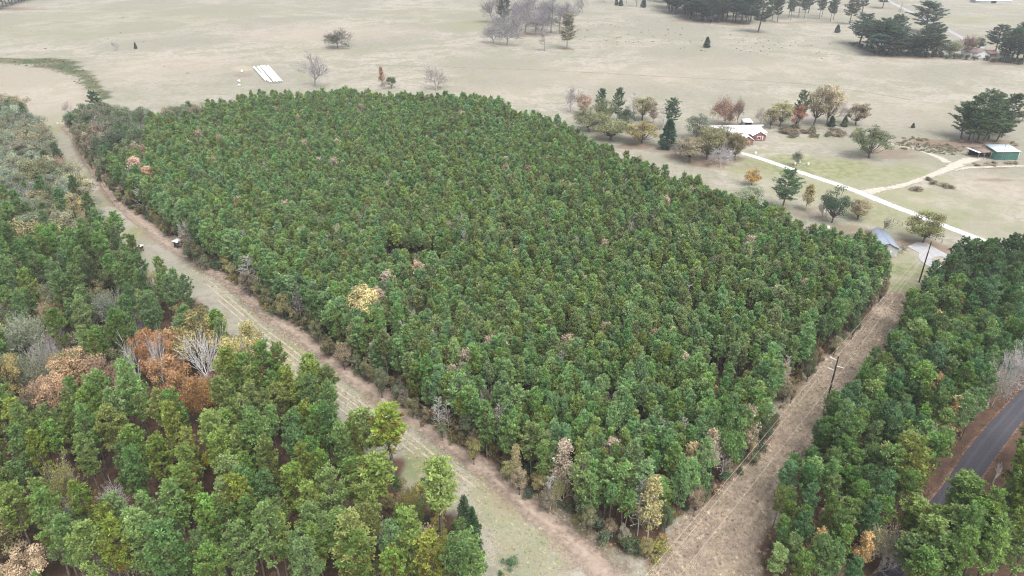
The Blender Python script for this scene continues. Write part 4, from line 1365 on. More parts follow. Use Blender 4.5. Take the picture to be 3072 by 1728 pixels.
for a in [(580, 985, 15, YELLOW, 'wide yellow-olive oak behind the bleached spreading tree', 160), (690, 1065, 13, YELLOW, 'yellow-olive oak at the lane edge of the mixed wood', 92),
          (740, 1000, 13, (0.24, 0.21, 0.09), 'pale yellow oak overhanging the dirt lane', 100), (760, 1080, 9, (0.26, 0.22, 0.12), 'small buff oak beside the open lane grass', 60),
          (90, 690, 13, (0.19, 0.17, 0.08), 'large tan-olive oak deep in the mixed wood', 140), (15, 1110, 13, (0.22, 0.20, 0.08), 'yellow-olive oak behind the sage willows', 80),
          (215, 605, 12, (0.19, 0.165, 0.075), 'olive oak with yellowed top near the lane bend', 80), (110, 510, 12, (0.15, 0.15, 0.07), 'broad olive oak with browned side near the lane', 110),
          (1090, 905, 14, (0.29, 0.255, 0.115), 'pale yellow oak on the edge of the planted pines', 120), (200, 690, 10, (0.25, 0.19, 0.12), 'pinkish-tan half-bare oak in the mixed wood', 70)]:
    hero_c('broad', 'yellow_oak', a[0], a[1], a[2] + 3.5, a[3], a[4], a[5], frac=0.66, clear=4.0)
for a in [(62, 990, 14, SAGE, 'soft sage-green willow with feathery crown', 148), (72, 1090, 12, (0.13, 0.15, 0.08), 'feathery sage willow in front of the larger willow', 128), (330, 900, 13, (0.10, 0.13, 0.085), 'sage-grey feathery tree among dark pines', 100),
          (1105, 650, 13, (0.125, 0.145, 0.085), 'broad sage-green oak rising above the planted pines', 92), (960, 665, 12, (0.12, 0.15, 0.085), 'sage-green oak among the planted pines', 54), (915, 700, 12, (0.15, 0.165, 0.08), 'pale green oak beside the sage oak in the planted pines', 56),
          (1005, 695, 12, (0.16, 0.165, 0.09), 'pale olive oak between the two sage oaks', 56), (1400, 820, 11, (0.17, 0.165, 0.08), 'olive-buff oak beside the gap in the planted pines', 56),
          (325, 425, 12, (0.115, 0.14, 0.085), 'sage-green oak at the far corner of the planted pines', 92), (270, 390, 10, (0.095, 0.12, 0.07), 'small grey-green oak by the lane end', 46)]:
    hero_c('broad' if a[0] > 400 else 'sparse_vase', 'sage_tree', a[0], a[1], a[2] + 3.0, a[3], a[4], a[5], (0.33, 0.33, 0.29), frac=0.66, clear=4.0)
hero('mature', 'tall_pine', 1327, 1648, 1374, (0.115, 0.160, 0.034), 'tall pine with long bare trunk standing clear at the wood edge', 112, None, None, 2)
hero('mature', 'tall_pine', 1139, 1640, 1376, (0.095, 0.138, 0.034), 'tall pine with white dead limbs at its foot by the wood edge', 140, None, None, 6)
hero('mature', 'tall_pine', 1042, 1760, 1565, (0.10, 0.15, 0.036), 'pine with exposed grey trunk behind the wood edge shrubs', 125, None, None, 2)
hero('mature', 'tall_pine', 1184, 1462, 1238, (0.105, 0.150, 0.036), 'tall bare-trunked pine leaning over the mown lane', 120, None, None, 2)
hero('mature', 'tall_pine', 1100, 1430, 1234, (0.098, 0.140, 0.036), 'tall slim pine next to the pine leaning over the lane', 110, None, None, 0)
hero('sparse_vase', 'maple_tree', 1245, 1600, 1462, (0.23, 0.19, 0.035), 'yellowing maple with orange sprays beneath the tall edge pines', 76, (0.25, 0.22, 0.18))
hero('sparse_vase', 'maple_tree', 1212, 1610, 1500, (0.15, 0.165, 0.035), 'yellow-green maple beside the tall edge pine', 64, (0.25, 0.22, 0.18))
hero('bare_multi', 'dead_brush', 1160, 1640, 1560, PALEW, 'white dead branches at the foot of the edge pine', 60, (0.5, 0.48, 0.45), cat='shrub', clear=0)
hero('cedar', 'cedar_tree', 1418, 1640, 1525, (0.042, 0.078, 0.036), 'dark green cedar at the lane corner of the mixed wood', 74)
hero('cedar', 'cedar_tree', 1395, 1600, 1490, (0.050, 0.085, 0.042), 'blurred green cedar beside the tall clear-trunked pine', 70)
hero('sparse_tall', 'sapling', 1368, 1700, 1610, (0.24, 0.185, 0.11), 'buff half-bare sapling in the brush at the wood corner', 46, (0.4, 0.35, 0.3))
hero('shrub', 'yellow_shrub', 1334, 1696, 1648, (0.27, 0.26, 0.035), 'vivid yellow shrub below the tall clear-trunked pine', 30, None, cat='shrub')
hero('shrub', 'yellow_shrub', 625, 1400, 1350, (0.28, 0.24, 0.03), 'golden shrub in a dark gap among the pines', 34, None, cat='shrub', clear=3)
hero('bare_multi', 'bleached_shrub', 460, 1400, 1315, PALEW, 'white leafless shrub tree in a gap among the pines', 66, (0.5, 0.48, 0.46), clear=3)
hero_c('bare_oak', 'bleached_tree', 330, 1475, 11, PALEW, 'pale leafless tree behind a pine in the mixed wood', 110, (0.48, 0.45, 0.43), frac=0.72, clear=3.4)
hero_c('bare_oak', 'bleached_tree', 225, 1515, 10, PALEW, 'pale leafless tree beside a pine, twigs cut off by its crown', 60, (0.48, 0.46, 0.44), clear=2.4)
hero_c('broad', 'buff_oak', 55, 1680, 11, (0.30, 0.24, 0.15), 'buff-grey leafed oak at the near end of the mixed wood', 125, clear=3.6)
hero_c('sparse_vase', 'sparse_tree', 170, 1420, 16, (0.22, 0.22, 0.03), 'golden-green pine-like tree glowing among darker pines', 100, clear=3)

# --- lane edge of the planted pines: leafless and buff trees
for a in [('sparse_tall', 430, 590, 472, (0.30, 0.20, 0.15), 'tall pinkish-buff tree on the lane edge near the bend', 64), ('bare_tall', 408, 600, 500, None, 'tall silvery leafless tree on the lane edge near the bend', 54), ('sparse_tall', 462, 610, 500, (0.29, 0.19, 0.14), 'pink-tan tree beside the silvery tree on the lane edge', 60),
          ('bare_tall', 445, 640, 545, None, 'lower silvery leafless tree at the lane bend', 60), ('bare_vase', 575, 748, 655, None, 'leafless grey tree above the hunting blind', 60), ('bare_vase', 600, 752, 668, None, 'leafless grey tree just past the hunting blind', 64),
          ('bare_tall', 555, 742, 660, None, 'slender leafless tree right behind the hunting blind', 36), ('bare_tall', 760, 880, 765, None, 'tall leafless silver tree on the straight lane edge', 60), ('bare_tall', 800, 895, 790, None, 'leafless branching tree beside the tall silver tree', 60),
          ('sparse_tall', 855, 905, 795, (0.28, 0.19, 0.13), 'buff tree with pale limbs along the lane edge', 60), ('bare_vase', 925, 935, 835, None, 'pale leafless forked tree on the lane edge by the yellow oak', 70), ('bare_tall', 780, 860, 770, None, 'fine-twigged leafless tree behind the silver tree', 50),
          ('bare_tall', 890, 940, 840, None, 'second pale leafless tree by the forked one', 50), ('bare_tall', 1910, 1606, 1438, None, 'pale leafless tree with ladder-like limbs at the stand corner', 66), ('sparse_tall', 1942, 1620, 1430, (0.29, 0.265, 0.135), 'buff-leaved slim tree at the very corner of the planted stand', 78),
          ('sparse_tall', 2062, 1480, 1330, (0.27, 0.215, 0.125), 'buff tree near the corner on the power line side', 70), ('sparse_vase', 2105, 1450, 1300, (0.25, 0.225, 0.15), 'grey-buff tree on the power line side of the stand', 84), ('bare_tall', 2160, 1440, 1310, None, 'thin leafless tree on the power line edge', 60),
          ('sparse_tall', 2040, 1500, 1385, (0.28, 0.22, 0.13), 'lower buff tree on the power line edge near the corner', 56), ('bare_tall', 1320, 1300, 1190, None, 'pale dead tree on the lane edge beside fallen branches', 40), ('bare_tall', 1345, 1302, 1200, None, 'slender dead tree beside the pale dead one', 36),
          ('bare_tall', 1650, 1530, 1425, None, 'small pale leafless tree among vines at the lane edge', 50), ('sparse_tall', 1545, 1440, 1330, (0.24, 0.20, 0.10), 'olive-buff sapling at the lane edge', 44), ('sparse_vase', 1690, 1520, 1430, (0.19, 0.19, 0.045), 'yellow-green vine-covered tree at the lane edge', 80),
          ('sparse_tall', 1940, 1540, 1440, (0.22, 0.22, 0.10), 'pale green slim tree behind the corner trees', 70), ('bare_tall', 2345, 1160, 1065, None, 'silvery leafless tree on the power line edge', 40), ('sparse_tall', 2340, 1190, 1090, (0.25, 0.22, 0.15), 'grey-buff tree at the power line edge below the silvery one', 40)]:
    hero(a[0], 'bare_tree' if a[4] is None else 'buff_tree', a[1], a[2], a[3], a[4] or GREYW, a[5], a[6], rnd.choice([(0.42, 0.39, 0.37), (0.38, 0.35, 0.33), (0.47, 0.44, 0.41)]), clear=2.5)
hero('broad', 'bright_tree', 2168, 1425, 1215, (0.062, 0.128, 0.024), 'bright green leafy tree at the power line edge', 86, None, None, 1, clear=3)
hero('cedar', 'dark_cedar', 2115, 1482, 1400, (0.025, 0.060, 0.045), 'small blue-green cedar below the buff trees', 44, None, clear=1.5)
hero('round', 'yellow_shrub', 1072, 1098, 1050, (0.23, 0.20, 0.03), 'golden shrub beside blue-green shrub on the lane edge', 26, None, cat='shrub', clear=0.5)
hero('round', 'green_shrub', 1056, 1100, 1060, (0.05, 0.11, 0.065), 'blue-green shrub beside the golden shrub', 26, None, cat='shrub', clear=0.5)
hero('broad', 'dark_evergreen', 262, 392, 296, (0.036, 0.064, 0.032), 'dense dark rounded evergreen at the far lane corner of the stand', 84, None, clear=4)
hero('belt', 'dark_pine', 305, 372, 275, (0.045, 0.075, 0.034), 'dark pine rising above the far corner trees', 40, None, clear=3)
hero('broad', 'dark_oak', 380, 500, 385, (0.045, 0.062, 0.035), 'dark heavy oak overhanging the dirt lane', 130, None, clear=5)
hero('broad', 'dark_oak', 335, 480, 400, (0.065, 0.085, 0.048), 'dark green oak beside the heavy oak at the lane', 90, None, clear=4)

for px, tp in [(2470, 675), (2500, 690), (2525, 700), (2548, 712), (2566, 706), (2585, 694), (2604, 700), (2622, 712), (2635, 744), (2648, 742), (2660, 740), (2612, 735), (2590, 728), (2655, 772), (2640, 775), (2628, 765), (2664, 765), (2646, 760), (2668, 790)]:
    hero_c('young', 'corner_pine', px, tp, 13.0, PINE_Y, 'young pine at the corner of the stand screening the metal building', None, None, 'pines screening the metal building', frac=0.97, clear=0.8)

BLIND = g2(530, 744)
HERO_SPOTS.append((BLIND[0], BLIND[1], 2.6))

# ------------------------------------------------------------------ woods
HS = np.array(HERO_SPOTS)


def clear_of(P, extra=0.0):
    ok = np.ones(len(P), bool)
    for x, y, c in HS:
        if c > 0:
            ok &= np.hypot(P[:, 0] - x, P[:, 1] - y) > c + extra
    return ok


def low_zone(x, y):
    """ground just in front of a tree with a look of its own: only low trees there"""
    for hx_, hy_, c in HS:
        if c >= 3:
            q = math.hypot(hx_, hy_)
            for k in (3.0, 6.0, 9.0):
                if math.hypot(x - hx_ * (1 - k / q), y - hy_ * (1 - k / q)) < c - 0.4:
                    return True
    return False


# planted stand
P = jitter_grid(PLANT, 2.42, 11, 0.36, radians(38), 0.98)
P = P[clear_of(P, -0.5)]
for px, py, r in [(1215, 812, 6.0), (1245, 818, 5.5), (1275, 812, 5.0), (1340, 830, 4.5), (2165, 1170, 5.0), (2150, 1150, 3), (1570, 1240, 4.0), (1840, 1190, 2.6), (1800, 810, 2.6), (1600, 935, 2.8), (1990, 800, 2.5), (1270, 1010, 2.5), (1180, 1150, 3.0), (1350, 1170, 2.6),
                  (1400, 960, 2.4), (2240, 990, 2.8), (2060, 980, 2.4), (1850, 960, 2.4)]:
    x, y = g2(px, py, 3.0)
    P = P[np.hypot(P[:, 0] - x, P[:, 1] - y) > r]
rng = np.random.default_rng(5)
P = P[rng.random(len(P)) > 0.05]
hts = np.clip(rng.normal(12.8, 1.25, len(P)), 9.5, 15.6)
odd = rng.random(len(P))
order = np.argsort(np.hypot(P[:, 0], P[:, 1]))
P, hts, odd = P[order], hts[order], odd[order]
dp_ = P[:, 1] * CP + (H - 10) * SP
ppx = 1536 + FPX * P[:, 0] / dp_
ppy = 864 - FPX * (P[:, 1] * SP - (H - 10) * CP) / dp_
fringe = (ppx < 620) & (ppy < 360) | (ppx < 440) & (ppy < 480)
keep = ~(fringe & (rng.random(len(P)) < 0.74))
P, hts, odd, fringe = P[keep], hts[keep], odd[keep], fringe[keep]
fr_i = np.where(fringe)[0]
odd[fringe] = 2.0
for i in fr_i:
    if rnd.random() < 0.12:
        tree('bare_vase', 'corner_bare_tree', P[i, 0], P[i, 1], rnd.uniform(13, 16), GREYW, 'grey leafless tree among the oaks at the far lane corner', 'tree', 'leafless trees at the far lane corner', 0.8, (0.36, 0.33, 0.32))
    elif rnd.random() < 0.28:
        tree('belt', 'corner_pine', P[i, 0], P[i, 1], rnd.uniform(12, 15), jit((0.062, 0.105, 0.042), 0.15), 'pine among the oaks at the far lane corner of the stand', 'tree', 'pines at the far lane corner', 0.85)
    else:
        tree('broad', 'corner_oak', P[i, 0], P[i, 1], rnd.uniform(13.0, 17.5), jit(rnd.choice([GREYG, (0.07, 0.09, 0.05), (0.10, 0.12, 0.065), (0.15, 0.125, 0.085)]), 0.15), 'olive oak at the far lane corner of the planted stand', 'tree', 'oaks at the far lane corner', 0.95)
pine_i = np.where((odd > 0.05) & (odd < 1.5))[0]
other_i = np.where(odd <= 0.05)[0]
edge_line = catmull(polyw(LANE_SIDE), 3) + catmull(polyw(POWER_SIDE), 3)[::-1]
ed = np.minimum(seg_dist(P, catmull(polyw(LANE_SIDE), 3)), seg_dist(P, catmull(polyw(POWER_SIDE), 3)))
for i in pine_i[:300]:
    tree('edge' if ed[i] < 4.5 and rnd.random() < 0.72 else 'young', 'young_pine', P[i, 0], P[i, 1], hts[i], jit(rnd.choice([PINE_Y, PINE_Y, PINE_Y2, PINE_Y3]), 0.12), 'slender pine in the dense planted stand between dirt lane and power line', 'tree', 'planted young pines', rnd.uniform(0.92, 1.12))
rest = pine_i[300:]
sp = [(p, c, None) for p in PROTO['young'] for c in (PINE_Y, PINE_Y2, PINE_Y3, (0.095, 0.122, 0.046))]
ne = len(PROTO['young']) * 4
sp += [(p, c, None) for p in PROTO['edge'] for c in (PINE_Y, PINE_Y3)]
ch = np.random.default_rng(9).integers(0, ne, len(rest))
em = (ed[rest] < 4.5) & (np.random.default_rng(10).random(len(rest)) < 0.75)
ch[em] = ne + np.random.default_rng(12).integers(0, 8, int(em.sum()))
scatter('young_pine_stand', P[rest], hts[rest], sp, 'dense stand of planted young pines stretching to the pasture', 'pine stand', 3, np.random.default_rng(8).uniform(0.92, 1.14, len(rest)), ch)
for k, i in enumerate(other_i):
    r_ = odd[i] / 0.05
    if r_ < 0.40:
        tree('bare_tall', 'bare_sapling', P[i, 0], P[i, 1], hts[i] * 0.96, GREYW, 'grey leafless sapling poking up among the planted pines', 'tree', 'leafless saplings among the planted pines', 1.0, rnd.choice([(0.36, 0.33, 0.32), (0.30, 0.27, 0.27)]))
    elif r_ < 0.82:
        tree('sparse_tall', 'buff_sapling', P[i, 0], P[i, 1], hts[i] * 0.95, jit(rnd.choice([(0.235, 0.20, 0.145), (0.22, 0.175, 0.13), (0.21, 0.19, 0.12)])), 'pale buff-leaved sapling among the planted pines', 'tree', 'buff saplings among the planted pines', 1.05, (0.3, 0.26, 0.23))
    else:
        tree('broad', 'olive_oak', P[i, 0], P[i, 1], hts[i] * 0.88, jit(rnd.choice([(0.13, 0.14, 0.075), (0.115, 0.135, 0.08)])), 'olive-grey oak mixed in with the planted pines', 'tree', 'olive oaks among the planted pines', 0.62)

# mixed wood beside the lane
P = jitter_grid(LEFT, 4.45, 21, 0.40)
P = P[clear_of(P, 0.6) & in_view(P, 20.0, 90)]
P = P[np.argsort(np.hypot(P[:, 0], P[:, 1]))]
n_pine = 0
pine_rest, broad_rest = [], []
# the wood's outline as the photograph shows it: crowns stay behind it, so the lane keeps its open strip
SIL = [(-300, 235), (20, 250), (60, 298), (110, 338), (130, 372), (150, 402), (190, 432), (225, 500), (265, 580), (300, 628), (380, 642), (395, 700), (420, 745), (505, 768), (555, 798), (615, 838), (640, 900), (690, 932), (775, 930),
       (782, 965), (790, 1000), (805, 1062), (870, 1088), (930, 1064), (985, 1104), (1020, 1144), (1030, 1200), (1055, 1252), (1078, 1268), (1095, 1310), (1110, 1400), (1160, 1480), (1250, 1520), (1370, 1510), (1435, 1570), (1465, 1650), (1490, 1728), (1500, 2300), (-400, 2300)]


def crown_px(x, y, z, r):
    dep = depth_of(x, y, z)
    return 1536 + FPX * (x + r) / dep, 864 - FPX * (y * SP - (H - z) * CP) / dep


keepers = []
for x, y in P:
    t_ = 13.0 if crown_px(x, y, 10, 0)[1] < 660 else 17.5
    q = [crown_px(x, y, t_, 0.5), crown_px(x, y, t_ * 0.72, 2.6)]
    keepers.append(bool(inside(np.array(q), SIL).all()))
P = P[np.array(keepers)]
for x, y in P:
    dep = depth_of(x, y, 10)
    py = 864 - FPX * (y * SP - (H - 10) * CP) / dep
    px = 1536 + FPX * x / dep
    r = rnd.random()
    pp = 0.08 if py < 560 else (0.30 if py < 680 else (0.66 if py < 940 else (0.58 if py < 1180 else 0.90)))
    if r < pp:
        h = rnd.gauss(13.0, 1.2) if py < 640 else (rnd.gauss(16.8, 1.5) if py < 1150 else rnd.gauss(19.0, 1.5))
        if low_zone(x, y):
            h = rnd.uniform(8.0, 11.0)
        c = jit(rnd.choice([PINE_M, PINE_M, PINE_M2, PINE_M3] if py > 1100 else [PINE_M2, PINE_M2, PINE_M, (0.06, 0.098, 0.04)]), 0.12)
        if n_pine < 290:
            n_pine += 1
            tree('mature', 'tall_pine', x, y, h, c, 'mature pine with clumped green crown in the mixed wood beside the lane', 'tree', 'mature pines of the mixed wood', rnd.uniform(0.85, 1.1))
        else:
            pine_rest.append((x, y, h))
    elif r < pp + (1 - pp) * 0.62:
        h = rnd.gauss(12.0, 1.4) + (1.8 if py < 700 else 0)
        if low_zone(x, y):
            h = rnd.uniform(6.5, 9.0)
        if py < 700:
            c = rnd.choice([(0.135, 0.158, 0.112), (0.135, 0.158, 0.112), (0.118, 0.148, 0.098), (0.145, 0.160, 0.112), (0.165, 0.158, 0.10), (0.10, 0.126, 0.082)])
        else:
            c = rnd.choice([OLIVE, GREYG, (0.15, 0.145, 0.065), (0.10, 0.125, 0.06)])
        tree('broad', 'olive_oak', x, y, h, jit(c, 0.14), 'rounded olive-green oak in the mixed wood beside the lane', 'tree', 'olive oaks of the mixed wood', rnd.uniform(0.85, 1.12))
    elif r < pp + (1 - pp) * 0.80:
        tree('bare_vase', 'bare_tree', x, y, rnd.uniform(8, 12.5), GREYW, 'grey leafless tree among green crowns in the mixed wood', 'tree', 'leafless trees of the mixed wood', 0.8, rnd.choice([(0.36, 0.34, 0.33), (0.28, 0.26, 0.26)]))
    else:
        tree('sparse_vase', 'buff_tree', x, y, rnd.uniform(9, 13), jit(rnd.choice([TAN, (0.20, 0.19, 0.085), (0.22, 0.13, 0.08)])), 'thin buff-leaved tree among green crowns in the mixed wood', 'tree', 'buff trees of the mixed wood', 0.85, (0.33, 0.3, 0.27))
if pine_rest:
    pr = np.array(pine_rest)
    scatter('distant_pines', pr[:, :2], pr[:, 2], [(p, c, None) for p in PROTO['mature'] for c in (PINE_M2, (0.06, 0.098, 0.04))], 'farther pines of the mixed wood merging into one canopy', 'pine wood', 13)

# belt between power line and road, and the trees beyond the road
P = jitter_grid(RIGHT, 3.35, 31, 0.36)
P = P[in_view(P, 15.0, 60)]
cx_, cy_ = g2(2745, 1518)
P = P[np.hypot(P[:, 0] - cx_, P[:, 1] - cy_) > 3.2]
P = P[seg_dist(P, [tuple(v) for v in (rla + rra) / 2]) > 4.1]
for x, y in P:
    dep = depth_of(x, y, 8)
    py = 864 - FPX * (y * SP - (H - 8) * CP) / dep
    r = rnd.random()
    lim = float(seg_dist(np.array([[x, y]]), polyw(RIGHT_EDGE))[0])
    if r < 0.88:
        h = rnd.gauss(12.5, 1.2) - (2.5 if lim < 3 else 0) + (2.0 if py < 950 else 0)
        c = jit(rnd.choice([PINE_B, PINE_B, (0.070, 0.120, 0.036), (0.058, 0.118, 0.046)]), 0.14) if py > 900 else jit((0.050, 0.088, 0.034), 0.15)
        tree('belt', 'belt_pine', x, y, h, c, 'bushy green pine in the belt between power line and asphalt road', 'tree', 'pines of the roadside belt', rnd.uniform(0.82, 1.05))
    elif r < 0.95:
        tree('sparse_tall', 'buff_sapling', x, y, rnd.uniform(8, 11), jit((0.28, 0.21, 0.105)), 'buff-leaved sapling among bushy roadside pines', 'tree', 'buff saplings of the roadside belt', 1.0, (0.38, 0.33, 0.28))
    else:
        tree('bare_tall', 'bare_sapling', x, y, rnd.uniform(8, 11), GREYW, 'leafless sapling among bushy roadside pines', 'tree', 'leafless saplings of the roadside belt', 1.0, (0.36, 0.33, 0.31))
for a in [('bare_vase', 3000, 1180, 1005, 'tall grey leafless tree on the road side of the pine belt', 90), ('bare_vase', 2975, 1215, 1050, 'grey leafless tree below the tall one on the belt edge', 80), ('sparse_vase', 2960, 1225, 1080, 'grey-buff tree on the road edge of the belt', 70)]:
    hero(a[0], 'bare_tree' if a[0] == 'bare_vase' else 'buff_tree', a[1], a[2], a[3], (0.22, 0.19, 0.14), a[4], a[5], (0.40, 0.38, 0.37))
hero_c('sparse_vase', 'roadside_oak', 2650, 1590, 10, (0.22, 0.20, 0.10), 'half-bare olive-grey oak arching over the road edge', 120, (0.36, 0.34, 0.32), frac=0.7)
hero_c('bare_oak', 'bare_tree', 2695, 1625, 9, GREYW, 'leafless grey oak overhanging the asphalt road', 90, (0.38, 0.36, 0.34), frac=0.7)
hero_c('bare_multi', 'bare_shrub', 2632, 1672, 6, GREYW, 'pale leafless brush on the red road bank', 70, (0.4, 0.38, 0.35), frac=0.6)
hero_c('mature', 'roadside_pine', 2735, 1375, 17, (0.11, 0.14, 0.03), 'big yellow-green pine beside the road above the parked car', 130, None, frac=0.75, var=3)
hero('bare_multi', 'bleached_shrub', 2978, 1452, 1388, PALEW, 'white dead sapling on the far verge of the road', 20, (0.6, 0.58, 0.56), cat='shrub')
P = jitter_grid(BEYOND, 4.6, 41, 0.3)
P = P[in_view(P, 18.0, 60)]
P = P[seg_dist(P, [tuple(v) for v in (rla + rra) / 2]) > 5.6]
for x, y in P:
    tree('mature', 'verge_pine', x, y, rnd.gauss(17, 1.3), jit(rnd.choice([(0.095, 0.145, 0.032), (0.08, 0.13, 0.036), (0.105, 0.15, 0.034)]), 0.1), 'large bright green pine past the asphalt road', 'tree', 'large pines past the asphalt road', rnd.uniform(0.9, 1.05))
for a in [(2905, 1500, 16, 'bright pine leaning across the asphalt road'), (2850, 1580, 16, 'broad bright pine hiding the middle of the road'), (2820, 1650, 15, 'bright pine beside the lower road bend'), (2780, 1700, 14, 'low bright pine over the lower road'), (2800, 1572, 14, 'bright pine arching over the parked car'), (2790, 1610, 15, 'bright pine over the road below the parked car'),
          (2890, 1470, 15, 'bright pine at the point where the road goes under the trees'), (2762, 1540, 12, 'bright pine half hiding the parked car'), (2735, 1640, 12, 'small bright pine over the road bend'), (2930, 1560, 16, 'bright pine crowding the verge past the road'), (2985, 1620, 16, 'bright pine with dark hollow beside it past the road')]:
    hero_c('mature', 'verge_pine', a[0], a[1], a[2], rnd.choice([(0.095, 0.145, 0.036), (0.085, 0.138, 0.04)]), a[3], 96, None, frac=0.76)

# brush along the lane edge of the stand, in the woods and on the clearing
rng = np.random.default_rng(77)
edge_l = np.array(catmull(polyw(LANE_SIDE), 8))
edge_p = np.array(catmull(polyw(POWER_SIDE), 6))


def along(e, step, lo, hi, seed):
    r = np.random.default_rng(seed)
    d = np.r_[0, np.cumsum(np.linalg.norm(np.diff(e, axis=0), axis=1))]
    s = np.arange(0, d[-1], step) + r.uniform(-step, step, len(np.arange(0, d[-1], step))) * 0.5
    p = np.stack([np.interp(s, d, e[:, k]) for k in (0, 1)], 1)
    t = np.stack([np.interp(s + 0.5, d, e[:, k]) for k in (0, 1)], 1) - np.stack([np.interp(s - 0.5, d, e[:, k]) for k in (0, 1)], 1)
    t /= np.linalg.norm(t, axis=1)[:, None] + 1e-9
    nrm = np.stack([t[:, 1], -t[:, 0]], 1)
    return p + nrm * r.uniform(lo, hi, len(p))[:, None]


for x, y in along(edge_l, 2.2, -1.6, 2.4, 1):
    if math.hypot(x - BLIND[0], y - BLIND[1]) < 5.0:
        continue
    c = rnd.choice([(0.05, 0.072, 0.036), (0.06, 0.085, 0.05), (0.13, 0.12, 0.05), (0.10, 0.085, 0.05), (0.16, 0.15, 0.05), (0.045, 0.08, 0.05)])
    tree('shrub', 'edge_shrub', x, y, rnd.uniform(1.4, 4.2), jit(c), 'leafy shrub along the lane edge of the planted pines', 'shrub', 'lane edge shrubs', rnd.uniform(0.6, 1.0))
for x, y in along(edge_p, 3.4, -1.5, 1.2, 2):
    c = rnd.choice([(0.045, 0.07, 0.035), (0.16, 0.13, 0.06), (0.05, 0.09, 0.04), (0.19, 0.14, 0.08)])
    tree('shrub', 'edge_shrub', x, y, rnd.uniform(1.2, 3.2), jit(c), 'leafy shrub along the power line edge of the planted pines', 'shrub', 'power line edge shrubs', rnd.uniform(0.6, 0.9))
for x, y in along(np.array(polyw([(1210, 1450), (1280, 1530), (1330, 1600), (1420, 1660), (1480, 1700), (1500, 1780)])), 1.3, -3.5, 3.0, 3):
    c = rnd.choice([(0.06, 0.10, 0.04), (0.13, 0.13, 0.05), (0.16, 0.11, 0.06), (0.05, 0.09, 0.045), (0.2, 0.19, 0.05)])
    tree('shrub', 'brush_shrub', x, y, rnd.uniform(1.2, 3.4), jit(c), 'mixed green and brown shrub at the lane corner of the mixed wood', 'shrub', 'mixed wood corner shrubs', rnd.uniform(0.6, 0.9))
for x, y in along(edge_l, 4.2, -3.2, 0.6, 5):
    if math.hypot(x - BLIND[0], y - BLIND[1]) < 6.5:
        continue
    c = rnd.choice([(0.10, 0.115, 0.062), (0.12, 0.12, 0.06), (0.19, 0.155, 0.10), (0.085, 0.10, 0.06), (0.17, 0.16, 0.07), (0.15, 0.13, 0.10)])
    tree('airy', 'edge_oak', x, y, rnd.uniform(4.5, 9.0), jit(c), 'small oak leaning out from the lane edge of the planted pines', 'tree', 'small oaks on the lane edge', rnd.uniform(0.62, 0.9))
CORN = polyw([(1110, 1500), (1200, 1470), (1290, 1540), (1390, 1590), (1440, 1680), (1460, 1790), (1080, 1800)])
for k, (x, y) in enumerate(jitter_grid(CORN, 3.4, 71, 0.42)):
    r = rnd.random()
    if r < 0.40:
        tree('belt', 'corner_sapling', x, y, rnd.uniform(4.5, 9.0), jit(rnd.choice([(0.085, 0.14, 0.042), (0.10, 0.145, 0.04)])), 'young green pine at the lane corner of the mixed wood', 'tree', 'young pines at the wood corner', rnd.uniform(0.9, 1.15))
    elif r < 0.82:
        tree('airy', 'corner_bush', x, y, rnd.uniform(3.0, 6.5), jit(rnd.choice([(0.11, 0.13, 0.045), (0.16, 0.165, 0.045), (0.19, 0.16, 0.06), (0.085, 0.11, 0.045), (0.15, 0.11, 0.07)])), 'bushy young hardwood at the lane corner of the mixed wood', 'tree', 'young hardwoods at the wood corner', rnd.uniform(0.7, 0.95))
    else:
        tree('bare_multi', 'corner_brush', x, y, rnd.uniform(2.5, 5.0), GREYW, 'leafless buff brush at the lane corner of the mixed wood', 'shrub', 'leafless brush at the wood corner', 0.9, (0.36, 0.31, 0.27))
for x, y in along(edge_p, 6.0, -2.6, 0.4, 6):
    c = rnd.choice([(0.075, 0.10, 0.05), (0.19, 0.155, 0.10), (0.06, 0.09, 0.045), (0.16, 0.14, 0.09)])
    tree('airy', 'edge_oak', x, y, rnd.uniform(4.0, 8.5), jit(c), 'small oak on the power line edge of the planted pines', 'tree', 'small oaks on the power line edge', rnd.uniform(0.55, 0.8))
U = np.concatenate([jitter_grid(LEFT, 4.6, 51, 0.45), jitter_grid(RIGHT, 4.5, 52, 0.45), jitter_grid(PLANT, 5.5, 53, 0.45), jitter_grid(BEYOND, 5, 54, 0.45)])
U = U[in_view(U, 3, 40)]
U = U[seg_dist(U, [tuple(v) for v in (rla + rra) / 2]) > 5.0]
scatter('undergrowth', U, np.random.default_rng(3).uniform(0.8, 3.0, len(U)), [(p, c, None) for p in PROTO['shrub'] for c in ((0.07, 0.062, 0.035), (0.045, 0.062, 0.03), (0.12, 0.075, 0.045), (0.13, 0.11, 0.04))],
        'brushy undergrowth beneath the trees', 'undergrowth', 4, np.random.default_rng(4).uniform(0.5, 0.9, len(U)))


def gen_tuft(seed, h=0.6, n=46):
    r = np.random.default_rng(seed)
    tr, cr = MB(), MB()
    a = r.uniform(0, 2 * pi, n)
    el = r.uniform(0.5, 1.45, n)
    L = h * r.uniform(0.5, 1.05, n)
    b = np.stack([r.normal(0, 0.16, n), r.normal(0, 0.16, n), np.full(n, -0.02)], 1)
    d = np.stack([np.cos(a) * np.cos(el), np.sin(a) * np.cos(el), np.sin(el)], 1)
    sd = np.stack([-np.sin(a), np.cos(a), np.zeros(n)], 1) * 0.028
    v = np.stack([b - sd, b + sd, b + d * L[:, None]], 1).reshape(-1, 3)
    cr.add(v, np.arange(n * 3).reshape(-1, 3), np.repeat(r.uniform(0.2, 0.8, n), 3))
    tr.tube([(0, 0, -0.02), (0, 0, 0.05)], [0.02, 0.01], 3)
    return tr, cr


